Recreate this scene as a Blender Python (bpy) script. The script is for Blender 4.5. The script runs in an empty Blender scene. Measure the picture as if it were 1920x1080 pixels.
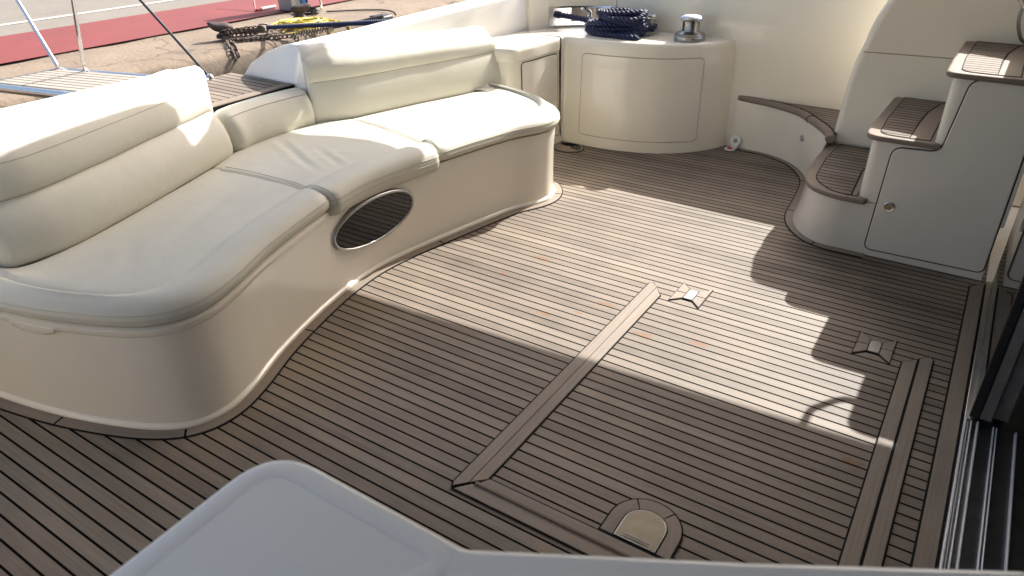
import bpy, bmesh, math, random
from mathutils import Vector, Matrix, noise
random.seed(7)
sc = bpy.context.scene
COL = sc.collection
R = math.radians
# ---------------------------------------------------------------- camera
cd = bpy.data.cameras.new('camera'); cam = bpy.data.objects.new('camera', cd); COL.objects.link(cam)
right = Vector((0.83842, 0.54496, -0.00843)); down = Vector((0.26284, -0.41783, -0.86967)); fwd = Vector((-0.47746, 0.72694, -0.49355))
cam.matrix_world = Matrix(((right.x, -down.x, -fwd.x, 0), (right.y, -down.y, -fwd.y, 0), (right.z, -down.z, -fwd.z, 1.6), (0, 0, 0, 1)))
cd.lens = 25.53; cd.sensor_width = 36; cd.clip_start = .02; cd.clip_end = 400
cd.dof.use_dof = True; cd.dof.focus_distance = 3.3; cd.dof.aperture_fstop = 4.5
sc.camera = cam
# ---------------------------------------------------------------- sky and sun
SUN = Vector((.16, 1.15, 1)).normalized()
w = bpy.data.worlds.new('World'); sc.world = w; w.use_nodes = True
nt = w.node_tree; bg = nt.nodes['Background']; sky = nt.nodes.new('ShaderNodeTexSky')
sky.sky_type = 'NISHITA'; sky.sun_disc = False
sky.sun_elevation = math.asin(SUN.z); sky.sun_rotation = math.atan2(SUN.x, SUN.y)
sky.air_density = .85; sky.dust_density = 4.5; sky.ozone_density = .3
nt.links.new(sky.outputs[0], bg.inputs[0]); bg.inputs[1].default_value = .13
sl = bpy.data.lights.new('sun', 'SUN'); sl.energy = 4.3; sl.angle = R(.5); sl.color = (1, .975, .94)
so = bpy.data.objects.new('sun', sl); COL.objects.link(so)
so.rotation_euler = (-SUN).to_track_quat('-Z', 'Y').to_euler(); so.location = (0, 20, 20)
sc.view_settings.view_transform = 'Standard'; sc.view_settings.look = 'None'
sc.view_settings.exposure = 1.14; sc.view_settings.gamma = 1
sc.cycles.max_bounces = 8; sc.cycles.diffuse_bounces = 6

# ---------------------------------------------------------------- materials
class NT:
    def __init__(s, name):
        s.m = bpy.data.materials.new(name); s.m.use_nodes = True
        s.t = s.m.node_tree; s.p = s.t.nodes['Principled BSDF']
    def n(s, typ, **kw):
        x = s.t.nodes.new('ShaderNode' + typ)
        for k, v in kw.items(): setattr(x, k, v)
        return x
    def l(s, a, b): s.t.links.new(a, b)
    def val(s, node, i, v):
        if hasattr(v, 'links') or hasattr(v, 'is_linked'): s.l(v, node.inputs[i])
        else: node.inputs[i].default_value = v
    def math(s, op, a, b=0, c=None):
        x = s.n('Math', operation=op); s.val(x, 0, a); s.val(x, 1, b)
        if c is not None: s.val(x, 2, c)
        return x.outputs[0]
    def mix(s, f, a, b, blend='MIX'):
        x = s.n('Mix', data_type='RGBA', blend_type=blend); s.val(x, 0, f)
        s.val(x, 6, a); s.val(x, 7, b); return x.outputs[2]
    def noise(s, vec, scale, detail=3, rough=.55):
        x = s.n('TexNoise'); s.l(vec, x.inputs['Vector']); x.inputs['Scale'].default_value = scale
        x.inputs['Detail'].default_value = detail; x.inputs['Roughness'].default_value = rough
        return x.outputs[0]
    def ramp(s, f, lo, hi):
        x = s.n('MapRange'); s.l(f, x.inputs[0]); x.inputs[1].default_value = lo; x.inputs[2].default_value = hi
        return x.outputs[0]
    def coord(s, which='Object'): return s.n('TexCoord').outputs[which]
    def bump(s, h, strength, dist=.001):
        b = s.n('Bump'); b.inputs['Strength'].default_value = strength; b.inputs['Distance'].default_value = dist
        s.l(h, b.inputs['Height']); s.l(b.outputs[0], s.p.inputs['Normal'])
    def base(s, c): s.val(s.p, 'Base Color', c if not isinstance(c, tuple) else (*c, 1)[:4])
    def set(s, **kw):
        for k, v in kw.items(): s.val(s.p, k.replace('_', ' '), v)
def rgba(c): return (c[0], c[1], c[2], 1)

STAINS = [(-1.582, 2.672, .05), (-1.656, 2.454, .028), (-1.315, 2.245, .045), (-1.12, 2.451, .05), (-.899, 2.316, .055), (-.05, 2.003, .05),
          (-1.024, 2.40, .03), (-.985, 2.44, .03), (-.687, 2.373, .05), (-1.60, 2.62, .02), (.075, 2.0, .045), (-1.2, 2.33, .03)]
def teak(name, seams, stains=False, dark=(.114, .089, .069), light=(.305, .255, .200), spec=.38):
    k = NT(name)
    if seams: v = k.coord('Object')
    else: v = k.coord('UV')
    sx = k.n('SeparateXYZ'); k.l(v, sx.inputs[0])
    X, Y = sx.outputs[0], sx.outputs[1]
    P = .04525
    yy = k.math('DIVIDE', k.math('SUBTRACT', Y, .04), P)
    pid = k.math('FLOOR', yy)
    fr = k.math('ABSOLUTE', k.math('SUBTRACT', k.math('FRACT', yy), .5))
    cmb = k.n('CombineXYZ'); k.l(k.math('MULTIPLY', X, 2.2), cmb.inputs[0]); k.l(k.math('MULTIPLY', Y, 130.), cmb.inputs[1])
    if seams: k.l(k.math('MULTIPLY', pid, 3.71), cmb.inputs[2])
    g = k.noise(cmb.outputs[0], 1.0, 5, .65)
    cm2 = k.n('CombineXYZ'); k.l(k.math('MULTIPLY', X, 40.), cm2.inputs[0]); k.l(k.math('MULTIPLY', Y, 600.), cm2.inputs[1])
    g2 = k.noise(cm2.outputs[0], 1.0, 2, .6)
    big = k.noise(v, 2.3, 3, .6)
    wn = k.n('TexWhiteNoise', noise_dimensions='2D'); c3 = k.n('CombineXYZ')
    if seams:
        k.l(pid, c3.inputs[0])
    k.l(c3.outputs[0], wn.inputs['Vector'])
    f = k.math('ADD', k.math('MULTIPLY', g, .75), k.math('MULTIPLY', g2, .35))
    f = k.math('ADD', f, k.math('MULTIPLY', k.math('SUBTRACT', wn.outputs[0], .5), .26 if seams else 0))
    f = k.math('ADD', f, k.math('MULTIPLY', k.math('SUBTRACT', big, .5), .5))
    if seams:
        c4 = k.n('CombineXYZ'); k.l(k.math('MULTIPLY', X, 1.3), c4.inputs[0]); k.l(k.math('MULTIPLY', pid, 5.3), c4.inputs[1])
        f = k.math('ADD', f, k.math('MULTIPLY', k.math('SUBTRACT', k.noise(c4.outputs[0], 1.0, 2, .5), .5), .45))
    f = k.ramp(f, .2, .95)
    c = k.mix(f, rgba(dark), rgba(light))
    # warm (less weathered) planks
    c = k.mix(k.math('MULTIPLY', k.ramp(big, .45, .75), .35), c, rgba((.29, .215, .15)))
    if stains:
        tot = None
        nz = k.noise(v, 28., 2, .5)
        for (a, b, r) in STAINS:
            cx = k.math('DIVIDE', k.math('SUBTRACT', X, a), r * .95); cy = k.math('DIVIDE', k.math('SUBTRACT', Y, b), r * .40)
            d = k.math('SQRT', k.math('ADD', k.math('MULTIPLY', cx, cx), k.math('MULTIPLY', cy, cy)))
            d = k.math('ADD', d, k.math('MULTIPLY', k.math('SUBTRACT', nz, .5), 2.2))
            q = k.n('MapRange'); k.l(d, q.inputs[0]); q.inputs[1].default_value = .95; q.inputs[2].default_value = .55
            tot = q.outputs[0] if tot is None else k.math('MAXIMUM', tot, q.outputs[0])
        c = k.mix(k.math('MULTIPLY', tot, .68), c, rgba((.22, .105, .045)))
    hgt = k.math('ADD', g, k.math('MULTIPLY', g2, .6))
    if seams:
        seam = k.n('MapRange'); k.l(fr, seam.inputs[0]); seam.inputs[1].default_value = .5 - .0042 / P; seam.inputs[2].default_value = .5 - .0029 / P
        c = k.mix(seam.outputs[0], c, rgba((.006, .006, .0065)))
        hgt = k.math('SUBTRACT', hgt, k.math('MULTIPLY', seam.outputs[0], .8))
    k.l(c, k.p.inputs['Base Color']); k.p.inputs['Specular IOR Level'].default_value = spec
    if seams: k.l(k.math('MULTIPLY', k.math('SUBTRACT', 1.0, seam.outputs[0]), spec), k.p.inputs['Specular IOR Level']); k.l(k.math('ADD', k.math('MULTIPLY', seam.outputs[0], .25), .6), k.p.inputs['Roughness'])
    else: k.set(Roughness=.6)
    k.bump(hgt, .45, .0012)
    return k.m
def plain(name, c, rough=.5, metal=0, spec=.5, var=0., scale=6., bump=0., bscale=300., coat=0, c2=None):
    k = NT(name)
    v = k.coord('Object')
    n = k.noise(v, scale, 4, .6)
    c2 = c2 or tuple(x * (1 - var) for x in c)
    k.l(k.mix(k.ramp(n, .3, .7), rgba(c), rgba(c2)), k.p.inputs['Base Color'])
    k.set(Roughness=rough, Metallic=metal); k.p.inputs['Specular IOR Level'].default_value = spec
    k.p.inputs['Coat Weight'].default_value = coat; k.p.inputs['Coat Roughness'].default_value = .035
    if bump: k.bump(k.noise(v, bscale, 2, .6), bump, .001)
    return k.m
M_DECK = teak('teak_planking', True, True)
M_TREAD = teak('teak_tread', True, dark=(.12, .095, .076), light=(.30, .255, .21), spec=.12)
M_TRIM = teak('teak_trim', False, dark=(.165, .130, .102), light=(.36, .305, .245))
M_NOSE = teak('teak_nosing', False, dark=(.165, .132, .106), light=(.32, .265, .215), spec=.15)
M_CAULK = plain('black_caulk', (.008, .008, .0085), .75, spec=.15)
M_GEL = plain('cream_gelcoat', (.84, .78, .655), .25, spec=.5, var=.035, scale=2.5, coat=.5)
M_GELW = plain('white_gelcoat', (.84, .825, .79), .25, spec=.5, var=.03, scale=2.5, coat=.25)
M_PANEL = plain('panel_gelcoat', (.81, .755, .645), .25, var=.03, scale=3., coat=.45)
M_GROOVE = plain('panel_groove', (.05, .042, .034), .7)
M_GROOVET = plain('tan_groove', (.40, .31, .21), .6)
M_STEEL = plain('polished_steel', (.72, .72, .72), .12, 1, var=.1, scale=20)
M_STEELD = plain('brushed_steel', (.50, .50, .49), .28, 1, var=.25, scale=14)
M_BLACK = plain('black_rubber', (.015, .015, .016), .5, var=.3)
M_ALU = plain('dark_aluminium', (.30, .28, .26), .4, .35, var=.3, scale=10)
M_WHITEP = plain('white_plastic', (.78, .77, .73), .35)
M_RED = plain('red_plastic', (.38, .03, .02), .4)
M_ROPE = plain('navy_rope', (.014, .023, .08), .55, var=.4, scale=60, bump=.5, bscale=500)
M_YEL = plain('yellow_hose', (.60, .47, .05), .35, var=.25, scale=12)
M_CHAIN = plain('rusty_chain', (.19, .17, .155), .55, .7, var=.5, scale=30, c2=(.10, .055, .03))
M_IRON = plain('rusty_iron', (.085, .06, .05), .7, .2, var=.4, scale=16, bump=.6, bscale=60)
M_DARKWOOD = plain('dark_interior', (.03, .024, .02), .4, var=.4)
M_BLUE = plain('blue_paint', (.02, .10, .30), .4)
M_PEDESTAL = plain('grey_pedestal_paint', (.36, .35, .33), .45, .3, var=.2, scale=5)
M_THREAD = plain('stitch_thread', (.50, .47, .39), .8)

def vinyl():
    k = NT('cream_vinyl'); v = k.coord('Object')
    n = k.noise(v, 3.0, 4, .6)
    k.l(k.mix(k.ramp(n, .3, .7), rgba((.665, .64, .54)), rgba((.605, .58, .48))), k.p.inputs['Base Color'])
    k.set(Roughness=.48); k.p.inputs['Specular IOR Level'].default_value = .32
    vo = k.n('TexVoronoi'); k.l(v, vo.inputs['Vector']); vo.inputs['Scale'].default_value = 420
    wr = k.math('ADD', k.noise(v, 7.0, 4, .6), k.math('MULTIPLY', k.noise(v, 26.0, 2, .5), .22))
    h = k.math('ADD', k.math('MULTIPLY', vo.outputs['Distance'], .12), k.math('MULTIPLY', wr, 6.0))
    k.bump(h, .32, .0012)
    return k.m
M_VINYL = vinyl()
def glass(name, c, rough):
    k = NT(name); k.base(c); k.set(Roughness=rough); k.p.inputs['Specular IOR Level'].default_value = .4
    return k.m
M_GLASS = glass('tinted_glass', (.008, .008, .009), .03)
def ground(name, c, c2, scale, bump=.4, rough=.85, cracks=False):
    k = NT(name); v = k.coord('Object')
    a = k.noise(v, scale, 6, .65); b = k.noise(v, scale * 14, 3, .6)
    f = k.ramp(k.math('ADD', k.math('MULTIPLY', a, .7), k.math('MULTIPLY', b, .4)), .35, .75)
    col = k.mix(f, rgba(c), rgba(c2))
    if cracks:
        vo = k.n('TexVoronoi', feature='DISTANCE_TO_EDGE'); vo.inputs['Scale'].default_value = .55
        d = k.n('VectorMath', operation='ADD'); k.l(v, d.inputs[0])
        ns = k.n('TexNoise'); k.l(v, ns.inputs['Vector']); ns.inputs['Scale'].default_value = 2.5
        s2 = k.n('VectorMath', operation='SCALE'); k.l(ns.outputs[1], s2.inputs[0]); s2.inputs['Scale'].default_value = .7
        k.l(s2.outputs[0], d.inputs[1]); k.l(d.outputs[0], vo.inputs['Vector'])
        cr = k.n('MapRange'); k.l(vo.outputs['Distance'], cr.inputs[0]); cr.inputs[1].default_value = .012; cr.inputs[2].default_value = .003
        col = k.mix(k.math('MULTIPLY', cr.outputs[0], .7), col, rgba(tuple(x * .3 for x in c)))
    k.l(col, k.p.inputs['Base Color']); k.set(Roughness=rough)
    k.bump(k.math('ADD', a, b), bump, .02)
    return k.m
M_CONC = ground('quay_concrete', (.265, .202, .142), (.15, .112, .078), 1.6, .5, .9, True)
M_QFACE = ground('quay_face', (.21, .165, .12), (.11, .082, .058), 1.1, .35, .9)
M_ROAD = ground('road_surface', (.215, .19, .158), (.165, .145, .12), 1.2, .15)
M_LANE = ground('red_lane_paint', (.215, .038, .034), (.16, .030, .027), 1.4, .15, .7)
M_LINE = ground('white_line_paint', (.62, .60, .55), (.42, .39, .34), 6., .1)
def water():
    k = NT('harbour_water'); k.base((.012, .022, .02)); k.set(Roughness=.08)
    k.bump(k.noise(k.coord('Object'), 5., 3, .6), .5, .05); return k.m
M_WATER = water()

# ---------------------------------------------------------------- builders
def tag(o, label=None, cat=None, group=None, kind=None):
    if label: o['label'] = label
    if cat: o['category'] = cat
    if group: o['group'] = group
    if kind: o['kind'] = kind
    return o
def thing(name, label, cat, loc=(0, 0, 0), group=None):
    o = bpy.data.objects.new(name, None); COL.objects.link(o); o.location = loc; o.empty_display_size = .1
    return tag(o, label, cat, group)
def top_of(p):
    loc = Vector((0, 0, 0))
    while p is not None: loc += Vector(p.location); p = p.parent
    return loc
class G:
    """geometry collector in world coordinates"""
    def __init__(s): s.v = []; s.f = []; s.uv = {}
    def add(s, vs, fs):
        b = len(s.v); s.v += [Vector(x) for x in vs]; s.f += [tuple(i + b for i in f) for f in fs]; return b
    def loft(s, rows, cu=False, cv=False, cap=False):
        """rows: list of point lists; cu closes along rows, cv closes within a row"""
        n, m = len(rows), len(rows[0]); b = len(s.v)
        for r in rows: s.v += [Vector(p) for p in r]
        for i in range(n if cu else n - 1):
            for j in range(m if cv else m - 1):
                i2, j2 = (i + 1) % n, (j + 1) % m
                s.f.append((b + i * m + j, b + i * m + j2, b + i2 * m + j2, b + i2 * m + j))
        if cap:
            s.f.append(tuple(b + j for j in range(m))); s.f.append(tuple(b + (n - 1) * m + j for j in reversed(range(m))))
    def tube(s, path, r, n=8, closed=False, cap=True):
        path = [Vector(p) for p in path]; N = len(path); rows = []
        ref = None
        for i, p in enumerate(path):
            a = path[(i - 1) % N] if closed or i > 0 else p
            c = path[(i + 1) % N] if closed or i < N - 1 else p
            t = (c - a).normalized()
            if ref is None:
                ref = Vector((0, 0, 1)) if abs(t.z) < .9 else Vector((1, 0, 0))
            u = (ref - t * ref.dot(t)); u.normalize(); ref = u; q = t.cross(u)
            rr = r[i] if isinstance(r, (list, tuple)) else r
            rows.append([p + (u * math.cos(2 * math.pi * k / n) + q * math.sin(2 * math.pi * k / n)) * rr for k in range(n)])
        s.loft(rows, cu=closed, cv=True, cap=cap and not closed)
    def prism(s, poly, z0, z1):
        n = len(poly); b = len(s.v)
        s.v += [Vector((x, y, z0)) for x, y in poly] + [Vector((x, y, z1)) for x, y in poly]
        s.f += [tuple(b + i for i in reversed(range(n))), tuple(b + n + i for i in range(n))]
        s.f += [(b + i, b + (i + 1) % n, b + n + (i + 1) % n, b + n + i) for i in range(n)]
    def prism_y(s, poly, y0, y1):
        """poly in (x,z), extruded along y"""
        n = len(poly); b = len(s.v)
        s.v += [Vector((x, y0, z)) for x, z in poly] + [Vector((x, y1, z)) for x, z in poly]
        s.f += [tuple(b + i for i in range(n)), tuple(b + n + i for i in reversed(range(n)))]
        s.f += [(b + (i + 1) % n, b + i, b + n + i, b + n + (i + 1) % n) for i in range(n)]
    def box(s, a, c): s.prism([(a[0], a[1]), (c[0], a[1]), (c[0], c[1]), (a[0], c[1])], a[2], c[2])
    def lathe(s, prof, n=32, c=(0, 0, 0), mat=None):
        rows = []
        for k in range(n):
            a = 2 * math.pi * k / n; row = []
            for r, z in prof:
                p = Vector((r * math.cos(a), r * math.sin(a), z))
                if mat: p = mat @ p
                row.append(p + Vector(c))
            rows.append(row)
        s.loft(rows, cu=True)
    def build(s, name, mat, parent=None, angle=35, bevel=0, segs=3, fix=True, uvdir=None, uvs=None, limit=40):
        me = bpy.data.meshes.new(name); o = bpy.data.objects.new(name, me); COL.objects.link(o)
        off = Vector((0, 0, 0))
        if parent is not None:
            o.parent = parent; off = top_of(parent)
        me.from_pydata([v - off for v in s.v], [], s.f)
        if uvdir is not None or uvs is not None:
            ul = me.uv_layers.new(name='UVMap')
            for lp in me.loops:
                p = s.v[lp.vertex_index]
                if uvs is not None: ul.data[lp.index].uv = uvs[lp.vertex_index]
                else:
                    d = Vector(uvdir).normalized(); e = Vector((-d.y, d.x, 0)) if abs(d.z) < .9 else Vector((1, 0, 0))
                    ul.data[lp.index].uv = (p.dot(d), p.dot(e) + p.z)
        if fix:
            bm = bmesh.new(); bm.from_mesh(me); bmesh.ops.recalc_face_normals(bm, faces=bm.faces); bm.to_mesh(me); bm.free()
        me.materials.append(mat)
        for p in me.polygons: p.use_smooth = True
        me.set_sharp_from_angle(angle=R(angle))
        if bevel:
            b = o.modifiers.new('Bevel', 'BEVEL'); b.width = bevel; b.segments = segs; b.limit_method = 'ANGLE'; b.angle_limit = R(limit)
            b.harden_normals = False
        return o
def catmull(pts, per=8, closed=False):
    P = [Vector(p) for p in pts]; n = len(P); out = []
    for i in range(n if closed else n - 1):
        if closed: a, b, c, d = P[(i - 1) % n], P[i], P[(i + 1) % n], P[(i + 2) % n]
        else:
            b, c = P[i], P[i + 1]; a = P[i - 1] if i else b * 2 - c; d = P[i + 2] if i + 2 < n else c * 2 - b
        for k in range(per):
            t = k / per
            out.append(.5 * ((2 * b) + (c - a) * t + (2 * a - 5 * b + 4 * c - d) * t * t + (3 * b - a - 3 * c + d) * t ** 3))
    if not closed: out.append(P[-1].copy())
    return out
def resample(path, n):
    L = [0]
    for a, b in zip(path, path[1:]): L.append(L[-1] + (b - a).length)
    out = []; j = 0
    for i in range(n):
        t = L[-1] * i / (n - 1)
        while j < len(L) - 2 and L[j + 1] < t: j += 1
        q = (t - L[j]) / max(L[j + 1] - L[j], 1e-9); out.append(path[j].lerp(path[j + 1], min(max(q, 0), 1)))
    return out
def length(path): return sum((b - a).length for a, b in zip(path, path[1:]))
def normals2(path):
    out = []
    for i, p in enumerate(path):
        a = path[max(i - 1, 0)]; b = path[min(i + 1, len(path) - 1)]; t = (b - a).normalized(); out.append(Vector((t.y, -t.x)))
    return out
def offset2(path, d):
    return [p + n * d for p, n in zip(path, normals2(path))]
def rounded(poly, rad, n=6):
    """round the corners of a 2-D polygon; rad may be a list"""
    out = []; N = len(poly)
    for i in range(N):
        p = Vector(poly[i]); a = Vector(poly[i - 1]); b = Vector(poly[(i + 1) % N])
        r = rad[i] if isinstance(rad, (list, tuple)) else rad
        if r <= 0: out.append(p); continue
        u = (a - p); v = (b - p); lu, lv = u.length, v.length; u.normalize(); v.normalize()
        ang = math.acos(max(-1, min(1, u.dot(v)))); d = min(r / math.tan(ang / 2), lu * .48, lv * .48)
        p0, p1 = p + u * d, p + v * d
        for k in range(n + 1):
            t = k / n; out.append(p0 * (1 - t) ** 2 + p * 2 * t * (1 - t) + p1 * t * t)
    return [tuple(q) for q in out]
def grow(poly, d):
    """offset a closed 2-D polygon outwards by d"""
    P = [Vector(p) for p in poly]; n = len(P)
    area = sum(P[i].x * P[(i + 1) % n].y - P[(i + 1) % n].x * P[i].y for i in range(n)); s = 1 if area > 0 else -1
    out = []
    for i in range(n):
        e1 = (P[i] - P[i - 1]); e2 = (P[(i + 1) % n] - P[i])
        if e1.length < 1e-7: e1 = e2
        if e2.length < 1e-7: e2 = e1
        e1.normalize(); e2.normalize()
        n1 = Vector((e1.y, -e1.x)) * s; n2 = Vector((e2.y, -e2.x)) * s; m = n1 + n2
        m = m / max(m.length_squared, .5) * 2 if m.length > 1e-6 else n1
        out.append(tuple(P[i] + m * d))
    return out

# ---------------------------------------------------------------- setting: water, quay, road
g = G(); g.add([(-90, -80, -1.3), (60, -80, -1.3), (60, 90, -1.3), (-90, 90, -1.3)], [(0, 1, 2, 3)])
tag(g.build('water', M_WATER), kind='structure')
# quay: broken concrete edge
g = G(); rows = []
ny = 420
for i in range(ny + 1):
    y = -20 + 60 * i / ny
    ch = noise.fractal(Vector((y * 1.1, 0, 3)), 1, 2, 4); c2 = noise.noise(Vector((y * 5.5, 2, 0)))
    e = -6.9 + .03 * ch - max(0, c2 - .15) * .16
    row = [(-60, y, 0), (-9, y, 0)]
    for k in range(10):
        x = -8.3 + (e - .07 + 8.3) * (k / 9); row.append((x, y, .012 * noise.noise(Vector((x * 2, y * 2, 0)))))
    row.append((e - .02, y, -.02 - .03 * abs(c2)))
    for k in range(9):
        z = -.07 - .17 * k
        row.append((e + .02 + .05 * noise.fractal(Vector((y * 1.7, z * 3, 5)), 1, 2, 4) , y, z))
    rows.append(row)
g.loft(rows)
quay = g.build('quay', M_CONC, angle=60, fix=False); tag(quay, kind='structure')
quay.data.materials.append(M_QFACE)
for p in quay.data.polygons:
    if abs(p.normal.z) < .6: p.material_index = 1
def sheet(name, x0, x1, z, m):
    g = G(); g.add([(x0, -30, z), (x1, -30, z), (x1, 60, z), (x0, 60, z)], [(0, 1, 2, 3)])
    return tag(g.build(name, m), kind='structure')
sheet('road', -60, -9.84, .016, M_ROAD)
sheet('cycle_lane', -9.83, -8.29, .020, M_LANE)
sheet('road_marking', -10.68, -10.57, .022, M_LINE)
# ---------------------------------------------------------------- teak deck (floor of the cockpit)
g = G(); g.box((-3.5, -.45, -.06), (.2195, 4.95, 0))
deck = g.build('deck', M_DECK); tag(deck, kind='structure')
# hull below the cockpit
g = G(); g.box((-3.5, -.55, -1.5), (4.5, 5.0, -.07))
tag(g.build('hull', M_GELW, bevel=.05), 'white hull of the motor yacht under the teak cockpit', 'boat hull')

# trims laid in the deck
def plank(poly, uvdir, parent, name='trim_board', h=.006, mat=None, bev=.0012):
    g = G(); g.prism(poly, .001, h); return g.build(name, mat or M_TRIM, parent, uvdir=uvdir, bevel=bev, segs=2)
def caulk(poly, parent, h=.0032, name='caulk_seam'):
    g = G(); g.prism(poly, .0005, h); return g.build(name, M_CAULK, parent)
def curve_board(path2, w, parent, name='margin_board', cuts=(), gap=.005):
    """board of width w following a 2-D path on its outer side, split at arc fractions"""
    L = length(path2); n = max(20, int(L / .025)); P = resample(path2, n); N = normals2(P)
    g = G(); g.loft([[(p.x - q.x * .01, p.y - q.y * .01, .0032), (p.x + q.x * (w + .0055), p.y + q.y * (w + .0055), .0032), (p.x + q.x * (w + .0055), p.y + q.y * (w + .0055), -.002)] for p, q in zip(P, N)])
    g.build('caulk_seam', M_CAULK, parent, fix=False)
    edges = [0] + [int(c * (n - 1)) for c in cuts] + [n - 1]
    for a, b in zip(edges, edges[1:]):
        g = G(); uv = []
        idx = list(range(a, b + 1)); rows = []
        for i in idx:
            p, q = P[i].copy(), N[i]
            if i == a and a > 0: p = p.lerp(P[i + 1], .16)
            if i == b and b < n - 1: p = p.lerp(P[i - 1], .16)
            rows.append([(p.x - q.x * .01, p.y - q.y * .01, .006), (p.x + q.x * (w - .001), p.y + q.y * (w - .001), .006), (p.x + q.x * w, p.y + q.y * w, .005), (p.x + q.x * w, p.y + q.y * w, 0)])
            u = L * i / n
            uv += [(u, -.01), (u, w), (u, w + .001), (u, w + .006)]
        g.loft(rows); g.build(name, M_TRIM, parent, fix=False, uvs=uv)
# hatch in the floor
ht = thing('deck_hatch', 'rectangular hatch let into the teak deck between two long trim boards', 'deck hatch', (-.48, 2.0, 0))
def mitre_pair(name_x, xa, xm, xb, ybot, ytop_a, ytop_m, ytop_b, parent):
    pass
C = .0055
# left (aft) strip: two boards with a fine joint
lo = [(-1.046, 1.262), (-1.038, 1.245), (-1.0045, 1.282), (-1.0045, 2.700), (-1.032, 2.728), (-1.046, 2.716)]
li = [(-1.0025, 1.283), (-.986, 1.300), (-.963, 1.322), (-.963, 2.640), (-1.0025, 2.697)]
caulk(grow([(-1.046, 1.258), (-1.036, 1.243), (-.963, 1.322), (-.963, 2.640), (-1.032, 2.728), (-1.046, 2.716)], C), ht)
plank(lo, (0, 1, 0), ht); plank(li, (0, 1, 0), ht)
# right (forward) strip
ro = [(.0005, .60), (.0445, .60), (.0445, 2.703), (.0005, 2.656)]
ri = [(.0535, .60), (.095, .60), (.095, 2.728), (.084, 2.745), (.0535, 2.712)]
caulk(grow([(.0005, .60), (.095, .60), (.095, 2.728), (.084, 2.745), (.0005, 2.656)], C), ht)
plank(ro, (0, 1, 0), ht, h=.007); plank(ri, (0, 1, 0), ht, h=.007)
# near edge of the hatch: outer board, recessed lip, inner board
caulk([(-1.036, 1.232), (-.003, 1.232), (-.003, 1.331), (-.958, 1.331), (-1.035, 1.25)], ht)
plank([(-1.028, 1.2375), (-.004, 1.2375), (-.004, 1.281), (-.992, 1.281)], (1, 0, 0), ht)
plank([(-.975, 1.297), (-.004, 1.297), (-.004, 1.3255), (-.957, 1.3255)], (1, 0, 0), ht)
g = G(); g.box((-.985, 1.2835, .001), (-.004, 1.294, .0125)); g.build('hatch_lip', M_NOSE, ht, uvdir=(1, 0, 0), bevel=.003)
# hatch latches inlaid as butterfly pieces
M_LATCH = plain('worn_latch_steel', (.26, .26, .255), .45, .8, var=.35, scale=70)
def latch(cx, cy, label):
    t = thing('hatch_latch', label, 'deck latch', (cx, cy, 0), 'steel latches inlaid in butterfly trims')
    W, H, w2, h2 = .065, .088, .021, .044
    caulk(grow([(cx - W, cy - H), (cx - W, cy + H), (cx - w2, cy + h2), (cx + w2, cy + h2), (cx + W, cy + H), (cx + W, cy - H), (cx + w2, cy - h2), (cx - w2, cy - h2)], .0035), t, h=.0022)
    for s in (-1, 1):
        for q in (-1, 1):
            plank([(cx + s * W, cy + q * .002), (cx + s * W, cy + q * (H - .002)), (cx + s * (w2 + .002), cy + q * h2), (cx + s * (w2 + .002), cy + q * .002)], (1, 0, 0), t)
    g = G(); g.prism(rounded([(cx - .02, cy - .044), (cx + .02, cy - .044), (cx + .02, cy + .040), (cx - .02, cy + .040)], .006), .001, .0066)
    pl = g.build('latch_plate', M_LATCH, t, bevel=.001)
    g = G(); g.prism(rounded([(cx - .011, cy - .002), (cx + .011, cy - .002), (cx + .011, cy + .028), (cx - .011, cy + .028)], .004), .0060, .0074); g.build('latch_flap', M_LATCH, pl, bevel=.0004)
latch(-.850, 2.715, 'sunlit butterfly inlay with a steel latch plate beside the end of the left trim board')
latch(-.105, 2.712, 'shaded butterfly inlay with a steel latch plate beside the right double trim board')
# D-shaped flush plate
dp = thing('table_socket_cover', 'D-shaped matt metal plate with a bright rim set in a curved teak surround', 'deck plate', (-.487, 1.40, 0))
def dshape(w, y0, y1): 
    c = [( -.486 - w, y0), (-.486 - w, y1 - w)]
    for k in range(1, 16):
        a = math.pi - math.pi * k / 16; c.append((-.486 + w * math.cos(a), y1 - w + w * math.sin(a)))
    return c + [(-.486 + w, y1 - w), (-.486 + w, y0)]
caulk(grow(dshape(.102, 1.331, 1.508), .0055), dp, h=.0062)
outer = dshape(.102, 1.3345, 1.508); inner = dshape(.066, 1.3345, 1.470)
n = len(outer)
for a, b in ((0, 6), (6, 12), (12, n - 1)):
    g = G(); idx = range(a, b + 1)
    rows = []
    for i in idx:
        o_, i_ = Vector(outer[i]), Vector(inner[i])
        if i == b and b < n - 1: o_, i_ = o_.lerp(Vector(outer[i - 1]), .25), i_.lerp(Vector(inner[i - 1]), .25)
        rows.append([(o_.x, o_.y, .002), (o_.x, o_.y, .0085), (i_.x, i_.y, .0085), (i_.x, i_.y, .002)])
    g.loft(rows, cap=True)
    d = Vector(outer[b]) - Vector(outer[a]); g.build('surround_board', M_TRIM, dp, uvdir=(d.x, d.y, 0))
g = G(); g.prism(dshape(.062, 1.3345, 1.466), .004, .0098); pl = g.build('rim', M_STEEL, dp, bevel=.001)
M_PLATE = plain('worn_brass_plate', (.34, .30, .22), .5, .45, var=.2, scale=22)
g = G(); g.prism(dshape(.058, 1.338, 1.462), .006, .0104); g.build('plate', M_PLATE, dp)
g = G(); g.box((-.524, 1.343, .0095), (-.448, 1.346, .0125)); g.box((-.524, 1.350, .0095), (-.448, 1.353, .0125)); g.build('finger_slot', M_STEELD, dp)
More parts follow.
